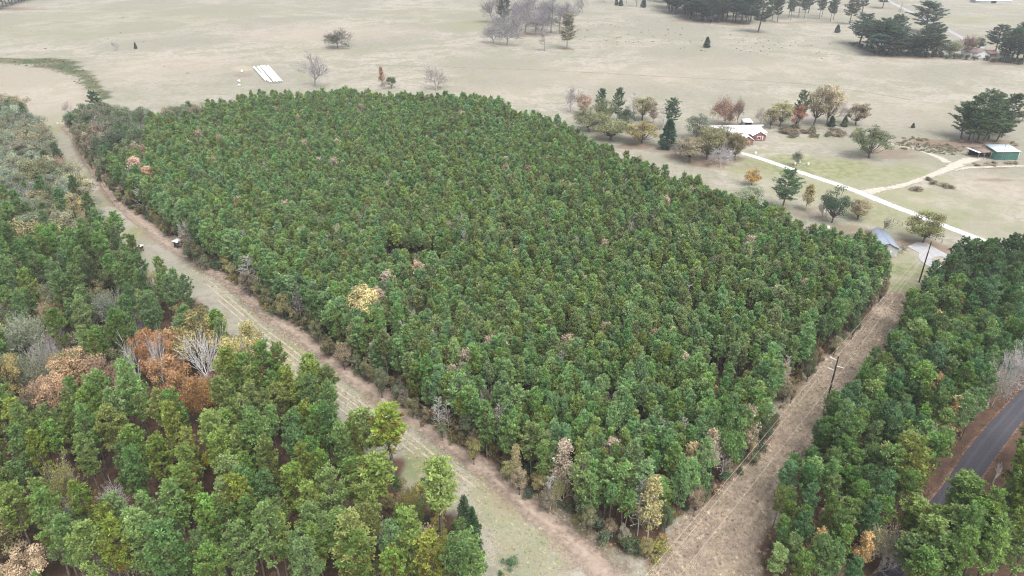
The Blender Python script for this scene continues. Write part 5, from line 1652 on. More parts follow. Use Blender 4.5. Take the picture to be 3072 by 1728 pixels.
proto('tuft', [gen_tuft(700 + i) for i in range(4)], 0.6, 'leaf')
T = jitter_grid(ROW, 0.85, 61, 0.5)
T = T[in_view(T, 1, 20)]
T = T[np.random.default_rng(6).random(len(T)) > 0.25]
scatter('dry_weeds', T, np.random.default_rng(7).uniform(0.2, 0.62, len(T)), [(p, c, None) for p in PROTO['tuft'] for c in ((0.33, 0.275, 0.215), (0.25, 0.20, 0.16), (0.38, 0.33, 0.255), (0.21, 0.185, 0.12))],
        'dry brown weeds covering the power line clearing', 'weeds', 9, np.random.default_rng(10).uniform(0.7, 1.2, len(T)))
LANE_P = polyw([(p[0], p[1]) for p in LANE_SIDE[:16]]) + [g2(*p) for p in [(560, 800), (640, 860), (720, 930), (790, 1000), (840, 1080), (930, 1130), (1020, 1200), (1100, 1290), (1200, 1350), (1280, 1450), (1400, 1560), (1470, 1660), (1500, 1800), (1980, 1800)]]
T = jitter_grid(LANE_P, 0.95, 62, 0.5)
T = T[in_view(T, 1, 20) & (seg_dist(T, lane_c) > 2.2)]
scatter('lane_grass', T, np.random.default_rng(17).uniform(0.10, 0.32, len(T)), [(p, c, None) for p in PROTO['tuft'] for c in ((0.30, 0.265, 0.18), (0.24, 0.24, 0.13), (0.20, 0.22, 0.10), (0.26, 0.21, 0.15))],
        'short pale grass beside the dirt lane', 'grass', 19, np.random.default_rng(20).uniform(1.2, 2.4, len(T)))

# tussocks of rough grass on the pasture
TP = []
trg = np.random.default_rng(91)
for poly_, n_ in ((polyw([(1720, 40), (2000, 66), (2270, 110), (2520, 110), (2600, 150), (2500, 172), (2150, 158), (1720, 130)]), 150), (polyw([(2650, 425), (2900, 440), (2860, 470), (2760, 455)]), 200),
                  (polyw([(20, 178), (215, 178), (300, 250), (320, 290), (270, 270), (150, 208), (20, 192)]), 420), (polyw([(-60, 60), (700, 40), (1100, 110), (1100, 240), (500, 260), (-60, 150)]), 24)):
    q = np.array(poly_)
    p = trg.uniform(q.min(0), q.max(0), (n_ * 3, 2))
    TP.append(p[inside(p, poly_)][:n_])
TP = np.concatenate(TP)
scatter('pasture_tussocks', TP, trg.uniform(0.25, 0.8, len(TP)), [(p, c, None) for p in PROTO['shrub'] for c in ((0.155, 0.135, 0.092), (0.125, 0.125, 0.075), (0.19, 0.165, 0.115))], 'scattered dull tussocks of rough grass on the pasture', 'tussocks', 92, trg.uniform(0.9, 2.2, len(TP)))

# ------------------------------------------------------------------ buildings
M['white_roof'] = simple_mat('white_metal_roof', (0.78, 0.78, 0.78), 0.45, 0.4, 0.05, 1.2)
M['blue_roof'] = simple_mat('blue_grey_metal_roof', (0.20, 0.235, 0.30), 0.5, 0.4, 0.06, 0.8)
M['pale_roof'] = simple_mat('pale_metal_roof', (0.56, 0.64, 0.68), 0.42, 0.4, 0.06, 0.8)
M['brown_roof'] = simple_mat('brown_shingles', (0.20, 0.165, 0.15), 0.9, 0.15, 0.2, 2.0)
M['rusty_roof'] = simple_mat('rusty_metal', (0.185, 0.135, 0.115), 0.8, 0.2, 0.35, 1.4)
M['white_paint'] = simple_mat('white_paint', (0.74, 0.74, 0.73), 0.6, 0.3, 0.06, 2.0)
M['green_metal'] = simple_mat('green_metal_wall', (0.050, 0.145, 0.115), 0.5, 0.4, 0.12, 1.2)
M['grey_wall'] = simple_mat('grey_siding', (0.36, 0.38, 0.37), 0.8, 0.2, 0.12, 1.5)
M['dark_in'] = simple_mat('dark_opening', (0.02, 0.02, 0.022), 0.9, 0.1, 0.2, 2.0)
M['pole_wood'] = simple_mat('creosoted_pole', (0.040, 0.028, 0.022), 0.85, 0.2, 0.3, 2.0)
M['grey_wood'] = simple_mat('weathered_post', (0.22, 0.20, 0.18), 0.9, 0.15, 0.2, 2.0)
M['wire'] = simple_mat('aluminium_wire', (0.62, 0.55, 0.47), 0.5, 0.4, 0.05, 1.0)
M['dark_plastic'] = simple_mat('dark_painted_panel', (0.045, 0.047, 0.055), 0.6, 0.3, 0.2, 3.0)
M['brown_wood'] = simple_mat('brown_plywood', (0.13, 0.085, 0.055), 0.85, 0.15, 0.25, 2.0)
M['car_paint'] = simple_mat('silver_car_paint', (0.42, 0.45, 0.50), 0.25, 0.5, 0.04, 1.0)
M['bale_wrap'] = simple_mat('white_bale_wrap', (0.78, 0.78, 0.77), 0.35, 0.45, 0.08, 0.6)
M['rubber'] = simple_mat('black_rubber', (0.015, 0.015, 0.016), 0.8, 0.2, 0.1, 3.0)


def brick_mat():
    m, n, out = new_mat('red_brick')
    tc = N(n, 'ShaderNodeTexCoord')
    mp = N(n, 'ShaderNodeMapping')
    mp.inputs['Rotation'].default_value = (pi / 2, 0, 0)
    n.links.new(tc.outputs['Object'], mp.inputs[0])
    br = N(n, 'ShaderNodeTexBrick')
    br.inputs['Scale'].default_value = 4.0
    br.inputs['Color1'].default_value = (0.20, 0.066, 0.066, 1)
    br.inputs['Color2'].default_value = (0.155, 0.052, 0.055, 1)
    br.inputs['Mortar'].default_value = (0.32, 0.2, 0.19, 1)
    n.links.new(mp.outputs[0], br.inputs['Vector'])
    b = N(n, 'ShaderNodeBsdfPrincipled')
    b.inputs['Roughness'].default_value = 0.9
    n.links.new(br.outputs['Color'], b.inputs['Base Color'])
    n.links.new(b.outputs[0], out.inputs[0])
    return m


def glass_mat():
    m, n, out = new_mat('window_glass')
    b = N(n, 'ShaderNodeBsdfPrincipled')
    b.inputs['Base Color'].default_value = (0.03, 0.035, 0.04, 1)
    b.inputs['Roughness'].default_value = 0.08
    b.inputs['Specular IOR Level'].default_value = 0.6
    n.links.new(b.outputs[0], out.inputs[0])
    return m


M['brick'] = brick_mat()
M['glass'] = glass_mat()


def part(name, parent, mat, build):
    mb = MB()
    build(mb)
    return link(name, mb.mesh(name, [M[mat]]), parent)


def prism(mb, x0, x1, y0, y1, z0, ze, zr, axis='y'):
    """gabled body: walls with the gable triangles, ridge along the given axis"""
    if axis == 'y':
        xm = (x0 + x1) / 2
        v = [(x0, y0, z0), (x1, y0, z0), (x1, y0, ze), (xm, y0, zr), (x0, y0, ze), (x0, y1, z0), (x1, y1, z0), (x1, y1, ze), (xm, y1, zr), (x0, y1, ze)]
    else:
        ym = (y0 + y1) / 2
        v = [(x0, y1, z0), (x0, y0, z0), (x0, y0, ze), (x0, ym, zr), (x0, y1, ze), (x1, y1, z0), (x1, y0, z0), (x1, y0, ze), (x1, ym, zr), (x1, y1, ze)]
    f = [(0, 1, 2), (0, 2, 3), (0, 3, 4), (6, 5, 9), (6, 9, 8), (6, 8, 7), (1, 6, 7), (1, 7, 2), (5, 0, 4), (5, 4, 9)]
    mb.add(v, f)


def gable_roof(mb, x0, x1, y0, y1, ze, zr, o=0.45, th=0.14, axis='y'):
    """two roof slabs with overhang o"""
    if axis == 'y':
        half = (x1 - x0) / 2
        xm = (x0 + x1) / 2
        dz = (zr - ze) / half * o
        for s in (-1, 1):
            xe = xm + s * (half + o)
            b = [(xm, y0 - o, zr), (xe, y0 - o, ze - dz), (xe, y1 + o, ze - dz), (xm, y1 + o, zr)]
            v = [(a, c, d + 0.02) for a, c, d in b] + [(a, c, d + th) for a, c, d in b]
            mb.add(v, [(0, 1, 2), (0, 2, 3), (4, 6, 5), (4, 7, 6), (0, 4, 5), (0, 5, 1), (1, 5, 6), (1, 6, 2), (2, 6, 7), (2, 7, 3), (3, 7, 4), (3, 4, 0)])
    else:
        half = (y1 - y0) / 2
        ym = (y0 + y1) / 2
        dz = (zr - ze) / half * o
        for s in (-1, 1):
            ye = ym + s * (half + o)
            b = [(x0 - o, ym, zr), (x0 - o, ye, ze - dz), (x1 + o, ye, ze - dz), (x1 + o, ym, zr)]
            v = [(a, c, d + 0.02) for a, c, d in b] + [(a, c, d + th) for a, c, d in b]
            mb.add(v, [(0, 1, 2), (0, 2, 3), (4, 6, 5), (4, 7, 6), (0, 4, 5), (0, 5, 1), (1, 5, 6), (1, 6, 2), (2, 6, 7), (2, 7, 3), (3, 7, 4), (3, 4, 0)])


def window_(parent, xc, yf, zc, w_, h_, frame='white_paint'):
    """window in a wall that faces -y at y = yf"""
    f = part('window', parent, frame, lambda m: [m.box(xc - w_ / 2 - .12, xc - w_ / 2, yf - .07, yf + .02, zc - h_ / 2 - .12, zc + h_ / 2 + .12), m.box(xc + w_ / 2, xc + w_ / 2 + .12, yf - .07, yf + .02, zc - h_ / 2 - .12, zc + h_ / 2 + .12),
                                                m.box(xc - w_ / 2, xc + w_ / 2, yf - .07, yf + .02, zc + h_ / 2, zc + h_ / 2 + .12), m.box(xc - w_ / 2, xc + w_ / 2, yf - .07, yf + .02, zc - h_ / 2 - .12, zc - h_ / 2), m.box(xc - .05, xc + .05, yf - .07, yf + .02, zc - h_ / 2, zc + h_ / 2)])
    for s in (-1, 1):
        a, b = (xc - w_ / 2, xc - .05) if s < 0 else (xc + .05, xc + w_ / 2)
        part('pane', f, 'glass', lambda m: m.box(a, b, yf - .04, yf + .01, zc - h_ / 2, zc + h_ / 2))
    return f


# brick house
hx, hy = g2(2240, 437)
hb = empty('brick_house', (hx, hy, 0), radians(3))
part('wall', hb, 'brick', lambda m: prism(m, -2.7, 2.9, 0, 12, -0.2, 2.8, 4.5))
part('wall', hb, 'brick', lambda m: prism(m, 5.3, 11.5, 7.2, 15, -0.2, 2.8, 4.6))
part('wall', hb, 'brick', lambda m: prism(m, -18, 11.3, 10.5, 22, -0.2, 2.75, 5.3, 'x'))
part('wall', hb, 'grey_wall', lambda m: prism(m, -14.5, -8.5, 2.5, 12, -0.2, 2.8, 4.5)).__setitem__('label', 'pale blue-grey siding wing')
part('roof', hb, 'white_roof', lambda m: gable_roof(m, -2.7, 2.9, 0, 13.5, 2.8, 4.5))
part('roof', hb, 'white_roof', lambda m: gable_roof(m, 5.3, 11.5, 7.2, 15.5, 2.8, 4.6))
part('roof', hb, 'white_roof', lambda m: gable_roof(m, -14.5, -8.5, 2.5, 13.5, 2.8, 4.5))
part('roof', hb, 'white_roof', lambda m: gable_roof(m, -18, 11.3, 10.5, 22, 2.77, 5.32, 0.5, 0.14, 'x'))
part('porch_roof', hb, 'white_roof', lambda m: m.box(11.9, 14.4, 12.5, 20.5, 2.45, 2.58))
for yy in (12.9, 16.5, 20.1):
    part('porch_post', hb, 'white_paint', lambda m: m.box(14.1, 14.3, yy - .1, yy + .1, -0.1, 2.46))
window_(hb, 0.6, 0, 1.5, 0.9, 1.3)
window_(hb, 8.2, 7.2, 1.5, 1.5, 1.5)
window_(hb, 4.0, 10.5, 1.5, 1.9, 1.4)
window_(hb, -5.0, 10.5, 1.5, 1.4, 1.3)
window_(hb, -11.5, 2.5, 1.5, 1.2, 1.3)
dr = part('door', hb, 'dark_plastic', lambda m: m.box(5.0 - 0.45, 5.25, 10.40, 10.52, 0.0, 2.05))
part('handle', dr, 'white_paint', lambda m: m.box(4.62, 4.70, 10.34, 10.41, 0.95, 1.05))
part('corner_board', hb, 'white_paint', lambda m: m.box(9.9, 10.25, 7.12, 7.21, 0.3, 2.5))
part('walk', hb, 'concrete', lambda m: m.box(-4.2, 4.6, -0.9, -0.02, -0.05, 0.08))
tag(hb, 'red brick house with white metal roof and gabled wings', 'house')

# small outbuilding behind the house
x, y = g2(2243, 382)
ob = empty('outbuilding', (x, y, 0), radians(-4))
part('wall', ob, 'grey_wall', lambda m: [m.box(-2.0, -1.86, 0, 7, -0.1, 2.6), m.box(1.86, 2.0, 0, 7, -0.1, 2.6), m.box(-1.86, 1.86, 6.86, 7, -0.1, 2.6), m.box(-1.86, 1.86, 0, 0.12, -0.1, 1.0)])
part('opening', ob, 'dark_in', lambda m: m.box(-1.85, 1.85, 0.4, 0.5, 0.0, 2.5))
part('roof', ob, 'white_roof', lambda m: m.box(-2.4, 2.4, -0.5, 7.4, 2.62, 2.78))
tag(ob, 'small flat white-roofed shed behind the brick house', 'shed')

# propane tank
x, y = g2(2283, 382)
pt = empty('propane_tank', (x, y, 0), radians(12))
part('tank', pt, 'white_paint', lambda m: m.tube([(-1.45, 0, .95), (-1.3, 0, .95), (-1.0, 0, .95), (1.0, 0, .95), (1.3, 0, .95), (1.45, 0, .95)], [.06, .34, .52, .52, .34, .06], 12))
for s in (-.7, .7):
    part('leg', pt, 'white_paint', lambda m: m.box(s - .08, s + .08, -.3, .3, -0.05, .5))
tag(pt, 'white capsule propane tank behind the brick house', 'tank')

# blue-grey roofed building at the stand edge
bA, bB = Vector(gz(2634, 684, 4.6)), Vector(gz(2667, 729, 4.6))
dxy = bB - bA
L = dxy.length
ang = atan2(dxy.y, dxy.x)
gb = empty('metal_building', (bA.x, bA.y, 0), ang + pi / 2)
part('wall', gb, 'grey_wall', lambda m: prism(m, -3.4, 3.4, -L, 0, -0.1, 2.9, 4.5))
part('roof', gb, 'blue_roof', lambda m: gable_roof(m, -3.4, 3.4, -L, 0, 2.92, 4.52, 0.4))
window_(gb, -1.8, -L, 1.6, 1.0, 1.1)
part('door', gb, 'grey_wall', lambda m: m.box(0.6, 1.6, -L - .06, -L + .02, 0, 2.1))
for k in range(1, 10):
    for s in (-1, 1):
        part('roof_seam', gb, 'blue_roof', lambda m: m.add([(0, -L * k / 10 - .05, 4.68), (0, -L * k / 10 + .05, 4.68), (s * 3.75, -L * k / 10 + .05, 2.90), (s * 3.75, -L * k / 10 - .05, 2.90), (0, -L * k / 10, 4.73), (s * 3.75, -L * k / 10, 2.95)],
                                                      [(0, 4, 5), (0, 5, 3), (4, 1, 2), (4, 2, 5)]))
tag(gb, 'grey building with blue-grey metal roof at the edge of the planted pines', 'building')

# green shed with open lean-to
sA = g2(2984, 480)
gs = empty('green_shed', (sA[0], sA[1], 0), radians(1))
WD, DP = 10.1, 8.5
part('wall', gs, 'green_metal', lambda m: m.add([(0, 0, -.1), (WD, 0, -.1), (WD, 0, 3.75), (0, 0, 3.75), (0, DP, -.1), (WD, DP, -.1), (WD, DP, 4.3), (0, DP, 4.3)],
                                               [(0, 1, 2), (0, 2, 3), (5, 4, 7), (5, 7, 6), (1, 5, 6), (1, 6, 2), (4, 0, 3), (4, 3, 7)]))
part('roof', gs, 'pale_roof', lambda m: m.add([(-.35, -.45, 3.76), (WD + .35, -.45, 3.76), (WD + .35, DP + .3, 4.36), (-.35, DP + .3, 4.36), (-.35, -.45, 3.92), (WD + .35, -.45, 3.92), (WD + .35, DP + .3, 4.52), (-.35, DP + .3, 4.52)],
                                              [(0, 2, 1), (0, 3, 2), (4, 5, 6), (4, 6, 7), (0, 1, 5), (0, 5, 4), (1, 2, 6), (1, 6, 5), (2, 3, 7), (2, 7, 6), (3, 0, 4), (3, 4, 7)]))
for k in range(1, 17):
    part('wall_rib', gs, 'green_metal', lambda m: m.box(k * WD / 17 - .03, k * WD / 17 + .03, -.05, -.002, 0, 3.74))
for k in range(1, 12):
    part('roof_seam', gs, 'pale_roof', lambda m: m.add([(k * WD / 12 - .04, -.44, 3.925), (k * WD / 12 + .04, -.44, 3.925), (k * WD / 12, -.44, 3.985), (k * WD / 12 - .04, DP + .28, 4.52), (k * WD / 12 + .04, DP + .28, 4.52), (k * WD / 12, DP + .28, 4.58)],
                                                       [(0, 2, 5), (0, 5, 3), (2, 1, 4), (2, 4, 5), (0, 1, 2), (3, 5, 4)]))
part('corner_trim', gs, 'white_paint', lambda m: m.box(WD + .01, WD + .14, -.06, .1, 0, 3.74))
tag(gs, 'green metal shed with pale low-pitched roof beside the lean-to', 'shed')
lt = empty('lean_to', (sA[0] - 0.5, sA[1] + 1.6, 0), radians(1))
part('roof', lt, 'rusty_roof', lambda m: m.add([(-6.2, .2, 2.75), (-0.1, .2, 2.9), (-0.1, 6.6, 3.5), (-7.2, 6.6, 3.3), (-6.2, .2, 2.85), (-0.1, .2, 3.0), (-0.1, 6.6, 3.6), (-7.2, 6.6, 3.4)],
                                               [(0, 2, 1), (0, 3, 2), (4, 5, 6), (4, 6, 7), (0, 1, 5), (0, 5, 4), (1, 2, 6), (1, 6, 5), (2, 3, 7), (2, 7, 6), (3, 0, 4), (3, 4, 7)]))['label'] = 'rusty brown metal roofing'
part('roof_panel', lt, 'white_roof', lambda m: m.add([(-9.2, 6.4, 3.25), (-6.4, 0.1, 2.72), (-5.4, 0.1, 2.78), (-7.9, 6.4, 3.32), (-9.2, 6.4, 3.35), (-6.4, 0.1, 2.9), (-5.4, 0.1, 2.92), (-7.9, 6.4, 3.46)],
                                                     [(0, 2, 1), (0, 3, 2), (4, 5, 6), (4, 6, 7), (0, 1, 5), (0, 5, 4), (1, 2, 6), (1, 6, 5), (2, 3, 7), (2, 7, 6), (3, 0, 4), (3, 4, 7)]))['label'] = 'bright white roof panel'
part('back_wall', lt, 'dark_in', lambda m: m.box(-7, -0.1, 6.3, 6.4, -0.1, 3.3))
for xx, yy in ((-6.0, 0.4), (-3.4, 0.4), (-0.5, 0.4), (-7.8, 5.8)):
    part('post', lt, 'grey_wood', lambda m: m.box(xx - .09, xx + .09, yy - .09, yy + .09, -0.1, 2.86 if yy < 1 else 3.3))
tag(lt, 'open lean-to with rusty brown and white roof beside the green shed', 'lean-to')

# white farmhouse in the hedgerow
x, y = g2(2948, 174)
fh = empty('farmhouse', (x, y, 0), radians(-6))
part('wall', fh, 'white_paint', lambda m: prism(m, -5.0, 4.6, 0, 11, -.1, 2.9, 5.4))
part('wall', fh, 'white_paint', lambda m: prism(m, -10.5, 4.3, 5, 13, -.1, 2.8, 5.0, 'x'))
part('roof', fh, 'brown_roof', lambda m: gable_roof(m, -5.0, 4.6, 0, 12, 2.92, 5.42))
part('roof', fh, 'brown_roof', lambda m: gable_roof(m, -10.5, 4.3, 5, 13, 2.82, 5.05, .5, .14, 'x'))
part('wall', fh, 'brick', lambda m: prism(m, 4.7, 11, 4, 12, -.1, 2.6, 4.6, 'x'))['label'] = 'dull red side wing'
part('roof', fh, 'rusty_roof', lambda m: gable_roof(m, 4.7, 11, 4, 12, 2.62, 4.65, .45, .14, 'x'))
window_(fh, -2.4, 0, 1.6, 1.0, 1.2)
window_(fh, 1.8, 0, 1.6, 1.0, 1.2)
part('chimney', fh, 'white_paint', lambda m: m.box(-8.2, -7.5, 8.6, 9.3, 4.4, 6.4))
tag(fh, 'white gabled farmhouse with brown roof half hidden by hedgerow pines', 'house')

# long white roof at the pasture's far edge
x, y = g2(2980, 10)
wb = empty('barn', (x, y, 0), radians(-2))
part('wall', wb, 'grey_wall', lambda m: prism(m, -20, 20, 0, 14, -.1, 3.0, 4.4, 'x'))
part('roof', wb, 'white_roof', lambda m: gable_roof(m, -20, 20, 0, 14, 3.0, 4.45, .5, .14, 'x'))
part('door', wb, 'dark_in', lambda m: m.box(-3, 3, -.08, .02, 0, 2.7))
tag(wb, 'long low white-roofed barn beyond the country road', 'barn')

# hunting blind and feeder on the lane
x, y = BLIND
bl = empty('hunting_blind', (x, y, 0), radians(-24))
part('floor', bl, 'dark_plastic', lambda m: m.box(-1.0, 1.0, 0, 1.9, .35, .43))
part('wall', bl, 'dark_plastic', lambda m: [m.box(-1.0, 1.0, 0, .06, .43, 1.25), m.box(-1.0, -.94, .06, 1.9, .43, 2.3), m.box(.94, 1.0, .06, 1.9, .43, 2.3), m.box(-.94, .94, 1.84, 1.9, .43, 2.3), m.box(-.94, -.8, 0, .06, 1.25, 2.3), m.box(.8, .94, 0, .06, 1.25, 2.3)])
part('wall', bl, 'grey_wall', lambda m: m.box(-.8, .8, -.03, .05, 1.75, 2.3))['label'] = 'grey panel above the dark viewing slot'
part('window', bl, 'glass', lambda m: m.box(-.8, .8, .02, .04, 1.26, 1.74))
part('roof', bl, 'white_roof', lambda m: m.add([(-1.3, -.4, 2.31), (1.3, -.4, 2.31), (1.3, 2.2, 2.5), (-1.3, 2.2, 2.5), (-1.3, -.4, 2.41), (1.3, -.4, 2.41), (1.3, 2.2, 2.6), (-1.3, 2.2, 2.6)],
                                               [(0, 2, 1), (0, 3, 2), (4, 5, 6), (4, 6, 7), (0, 1, 5), (0, 5, 4), (1, 2, 6), (1, 6, 5), (2, 3, 7), (2, 7, 6), (3, 0, 4), (3, 4, 7)]))
for s in (-.8, .8):
    part('skid', bl, 'brown_wood', lambda m: m.box(s - .08, s + .08, -.3, 2.1, -.03, .36))
tag(bl, 'dark box hunting blind with white roof at the lane edge', 'hunting blind')
x, y = g2(424, 754)
fd = empty('tower_stand', (x, y, 0), radians(-20))
part('cabin', fd, 'brown_wood', lambda m: m.box(-.55, .55, -.55, .55, 1.0, 2.0))
part('roof', fd, 'white_roof', lambda m: m.box(-.95, .85, -.85, .85, 2.02, 2.12))
for sx in (-.5, .5):
    for sy in (-.5, .5):
        part('leg', fd, 'brown_wood', lambda m: m.box(sx - .06, sx + .06, sy - .06, sy + .06, -.05, 1.01))
        part('corner_post', fd, 'brown_wood', lambda m: m.box(sx * 1.16 - .04, sx * 1.16 + .04, sy * 1.16 - .04, sy * 1.16 + .04, 1.0, 2.03))
tag(fd, 'small brown tower stand with white roof at the wood edge', 'hunting stand')
x, y = g2(294, 543)
st = empty('tree_stump', (x, y, 0))
part('stump', st, 'pole_wood', lambda m: m.tube([(0, 0, -.1), (0, 0, .3), (.08, 0, 1.0), (.12, .05, 1.25)], [.5, .36, .3, .05], 8))
for k in range(4):
    part('root', st, 'pole_wood', lambda m: m.tube([(cos(k * 1.6) * .2, sin(k * 1.6) * .2, .2), (cos(k * 1.6) * .8, sin(k * 1.6) * .8, .0)], [.14, .04], 5))
tag(st, 'dark broken stump on pale sand in the lane', 'stump')

# pasture gates across the lane end
for pa, pb, lb in (((166, 374), (178, 374), 'short white pipe gate at the lane end'), ((199, 375), (213, 375), 'white pipe gate beside the small dark cedar')):
    a, b = Vector(gz(*pa)), Vector(gz(*pb))
    d = (b - a)
    g = empty('pipe_gate', a, atan2(d.y, d.x))
    W_ = d.length
    for xx in (0, W_):
        part('post', g, 'grey_wood', lambda m: m.tube([(xx, 0, -.1), (xx, 0, 1.5)], [.08, .08], 6))
    for zz in (.35, .65, .95, 1.25):
        part('rail', g, 'white_paint', lambda m: m.box(.0, W_, -.04, .04, zz - .05, zz + .05))
    tag(g, lb, 'gate')
# pipe fence between lawn and gravel drive
fa = catmull([gz(2680, 664), gz(2720, 684), gz(2770, 706), gz(2825, 728)], 3)
fr = empty('rail_fence', fa[0])
for i, p in enumerate(fa):
    q = Vector(p) - Vector(fa[0])
    part('post', fr, 'grey_wood', lambda m: m.box(q.x - .07, q.x + .07, q.y - .07, q.y + .07, -.1, 1.2))
    if i:
        r = Vector(fa[i - 1]) - Vector(fa[0])
        part('rail', fr, 'grey_wood', lambda m: m.tube([(r.x, r.y, 1.1), (q.x, q.y, 1.1)], [.06, .06], 5))
tag(fr, 'low weathered rail fence along the lawn below the gravel drive', 'fence')

# rows of wrapped bales
def bale_mesh():
    mb = MB()
    mb.tube([(0, -.72, .82), (0, -.66, .82), (0, -.5, .82), (0, .5, .82), (0, .66, .82), (0, .72, .82)], [.55, .74, .84, .84, .74, .55], 12)
    return mb.mesh('bale', [M['bale_wrap']], False, True)


BM = bale_mesh()
rows = [((763, 205), (801, 247)), ((775, 204), (813, 251)), ((785, 202), (826, 250)), ((794, 202), (835, 250)), ((804, 202), (845, 249))]
names_ = ['first row of white wrapped bales, next to the bare red ground', 'second row of white wrapped bales from the red ground', 'middle row of the five white wrapped bale rows', 'fourth row of white wrapped bales from the red ground', 'outermost row of white wrapped bales, beside the fan-shaped bare tree']
for (pa, pb), lb in zip(rows, names_):
    a, b = Vector(gz(*pa)), Vector(gz(*pb))
    d = b - a
    rb_ = empty('wrapped_bale_row', a, atan2(d.y, d.x) - pi / 2)
    n_ = int(d.length / 1.42)
    for k in range(n_):
        o = link('bale', BM, rb_)
        o.location = (rnd.uniform(-.08, .08), k * 1.42 + .7, 0)
        o.rotation_euler = (0, rnd.uniform(0, 6), rnd.uniform(-.05, .05)) if False else (0, 0, rnd.uniform(-.05, .05))
    tag(rb_, lb, 'bale row', 'white wrapped bale rows')
for px, py in ((718, 260), (717, 247), (727, 217)):
    x, y = g2(px, py)
    o = link('wrapped_bale', BM)
    o.location = (x, y, 0)
    o.rotation_euler = (0, 0, rnd.uniform(0, 3))
    tag(o, 'single white bale lying loose on bare red ground', 'bale', 'loose white bales')

# ------------------------------------------------------------------ power line
P1, P2 = Vector(gz(2483, 1196)), Vector(gz(2757, 847))
ld_ = (P2 - P1).normalized()
lf_ = Vector((-ld_.y, ld_.x, 0))
P0 = P1 - ld_ * 118
z1 = [top_z(P1.x, P1.y, v) for v in (1070, 1081, 1097.5, 1111.6)]


def pole(base, h, label, arms):
    r = empty('utility_pole', base)
    part('shaft', r, 'pole_wood', lambda m: m.tube([(0, 0, -.3), (.02, 0, h * .5), (.05, 0, h)], [.23, .19, .14], 8))
    for side, z, L_ in arms:
        v = lf_ * side
        a = part('crossarm', r, 'white_paint', lambda m: m.tube([(v.x * .1, v.y * .1, z), (v.x * L_, v.y * L_, z + .12)], [.085, .075], 6))
        part('insulator', a, 'grey_wall', lambda m: m.tube([(v.x * L_, v.y * L_, z + .1), (v.x * L_, v.y * L_, z + .2), (v.x * L_, v.y * L_, z + .32)], [.05, .10, .04], 6))
    tag(r, label, 'utility pole')
    return r


arms1 = [(1, z1[1], 1.7), (-1, z1[2], 1.7), (1, z1[3], 1.7)]
pole(P1, z1[0], 'dark utility pole with three white arms standing in dry weeds', arms1)
z2 = top_z(P2.x, P2.y, 725)
pole(P2, z2, 'dark bare utility pole on the lawn beside the concrete pad', [])
for (side, z, L_), lb in zip(arms1, ('overhead wire on the top arm nearest the planted pines', 'overhead wire on the arm facing the roadside belt', 'overhead wire on the lowest arm facing the planted pines')):
    zt = z + .3
    a = P0 + lf_ * side * L_ + Vector((0, 0, zt))
    b = P1 + lf_ * side * L_ + Vector((0, 0, zt))
    c = P2 + lf_ * side * .16 + Vector((0, 0, z2 - (z1[0] - zt) - .1))
    pts, rad = [], []
    for A_, B_, sag in ((a, b, 1.0), (b, c, .5)):
        for k in range(14):
            t = k / 14
            p = A_.lerp(B_, t)
            p.z -= sag * 4 * t * (1 - t)
            pts.append(tuple(p))
    pts.append(tuple(c))
    mb = MB()
    mb.tube(np.array(pts), np.full(len(pts), .017), 4)
    tag(link('power_wire', mb.mesh('power_wire', [M['wire']])), lb, 'wire')
# thin pole in front of the green shed
b_ = Vector(gz(3003, 480))
hp = top_z(b_.x, b_.y, 431)
r = empty('service_pole', b_)
part('shaft', r, 'grey_wood', lambda m: m.tube([(0, 0, -.2), (0, 0, hp)], [.12, .085], 7))
part('crossarm', r, 'grey_wood', lambda m: m.box(-.7, .7, -.06, .06, hp - .35, hp - .23))
tag(r, 'thin grey service pole in front of the green shed', 'utility pole')

# ------------------------------------------------------------------ car under the roadside trees
x, y = g2(2745, 1520)
rdv = Vector(((rla + rra) / 2)[25]) - Vector(((rla + rra) / 2)[14])
car = empty('parked_car', (x, y, 0.02), atan2(rdv.y, rdv.x))


def loft(mb, secs, mat=0):
    """secs: list of (x, half width bottom, half width top, z0, z1)"""
    V = []
    for x_, wb_, wt_, z0, z1_ in secs:
        zm = z0 + (z1_ - z0) * .55
        V += [(x_, -wb_, z0), (x_, -wb_ * 1.02, zm), (x_, -wt_, z1_), (x_, wt_, z1_), (x_, wb_ * 1.02, zm), (x_, wb_, z0)]
    F = []
    for i in range(len(secs) - 1):
        for j in range(6):
            a, b = i * 6 + j, i * 6 + (j + 1) % 6
            F += [(a, b, b + 6), (a, b + 6, a + 6)]
    n_ = (len(secs) - 1) * 6
    F += [(0, 2, 1), (0, 3, 2), (0, 5, 3), (5, 4, 3), (n_, n_ + 1, n_ + 2), (n_, n_ + 2, n_ + 3), (n_, n_ + 3, n_ + 5), (n_ + 5, n_ + 3, n_ + 4)]
    mb.add(V, F, .5, 0, mat)


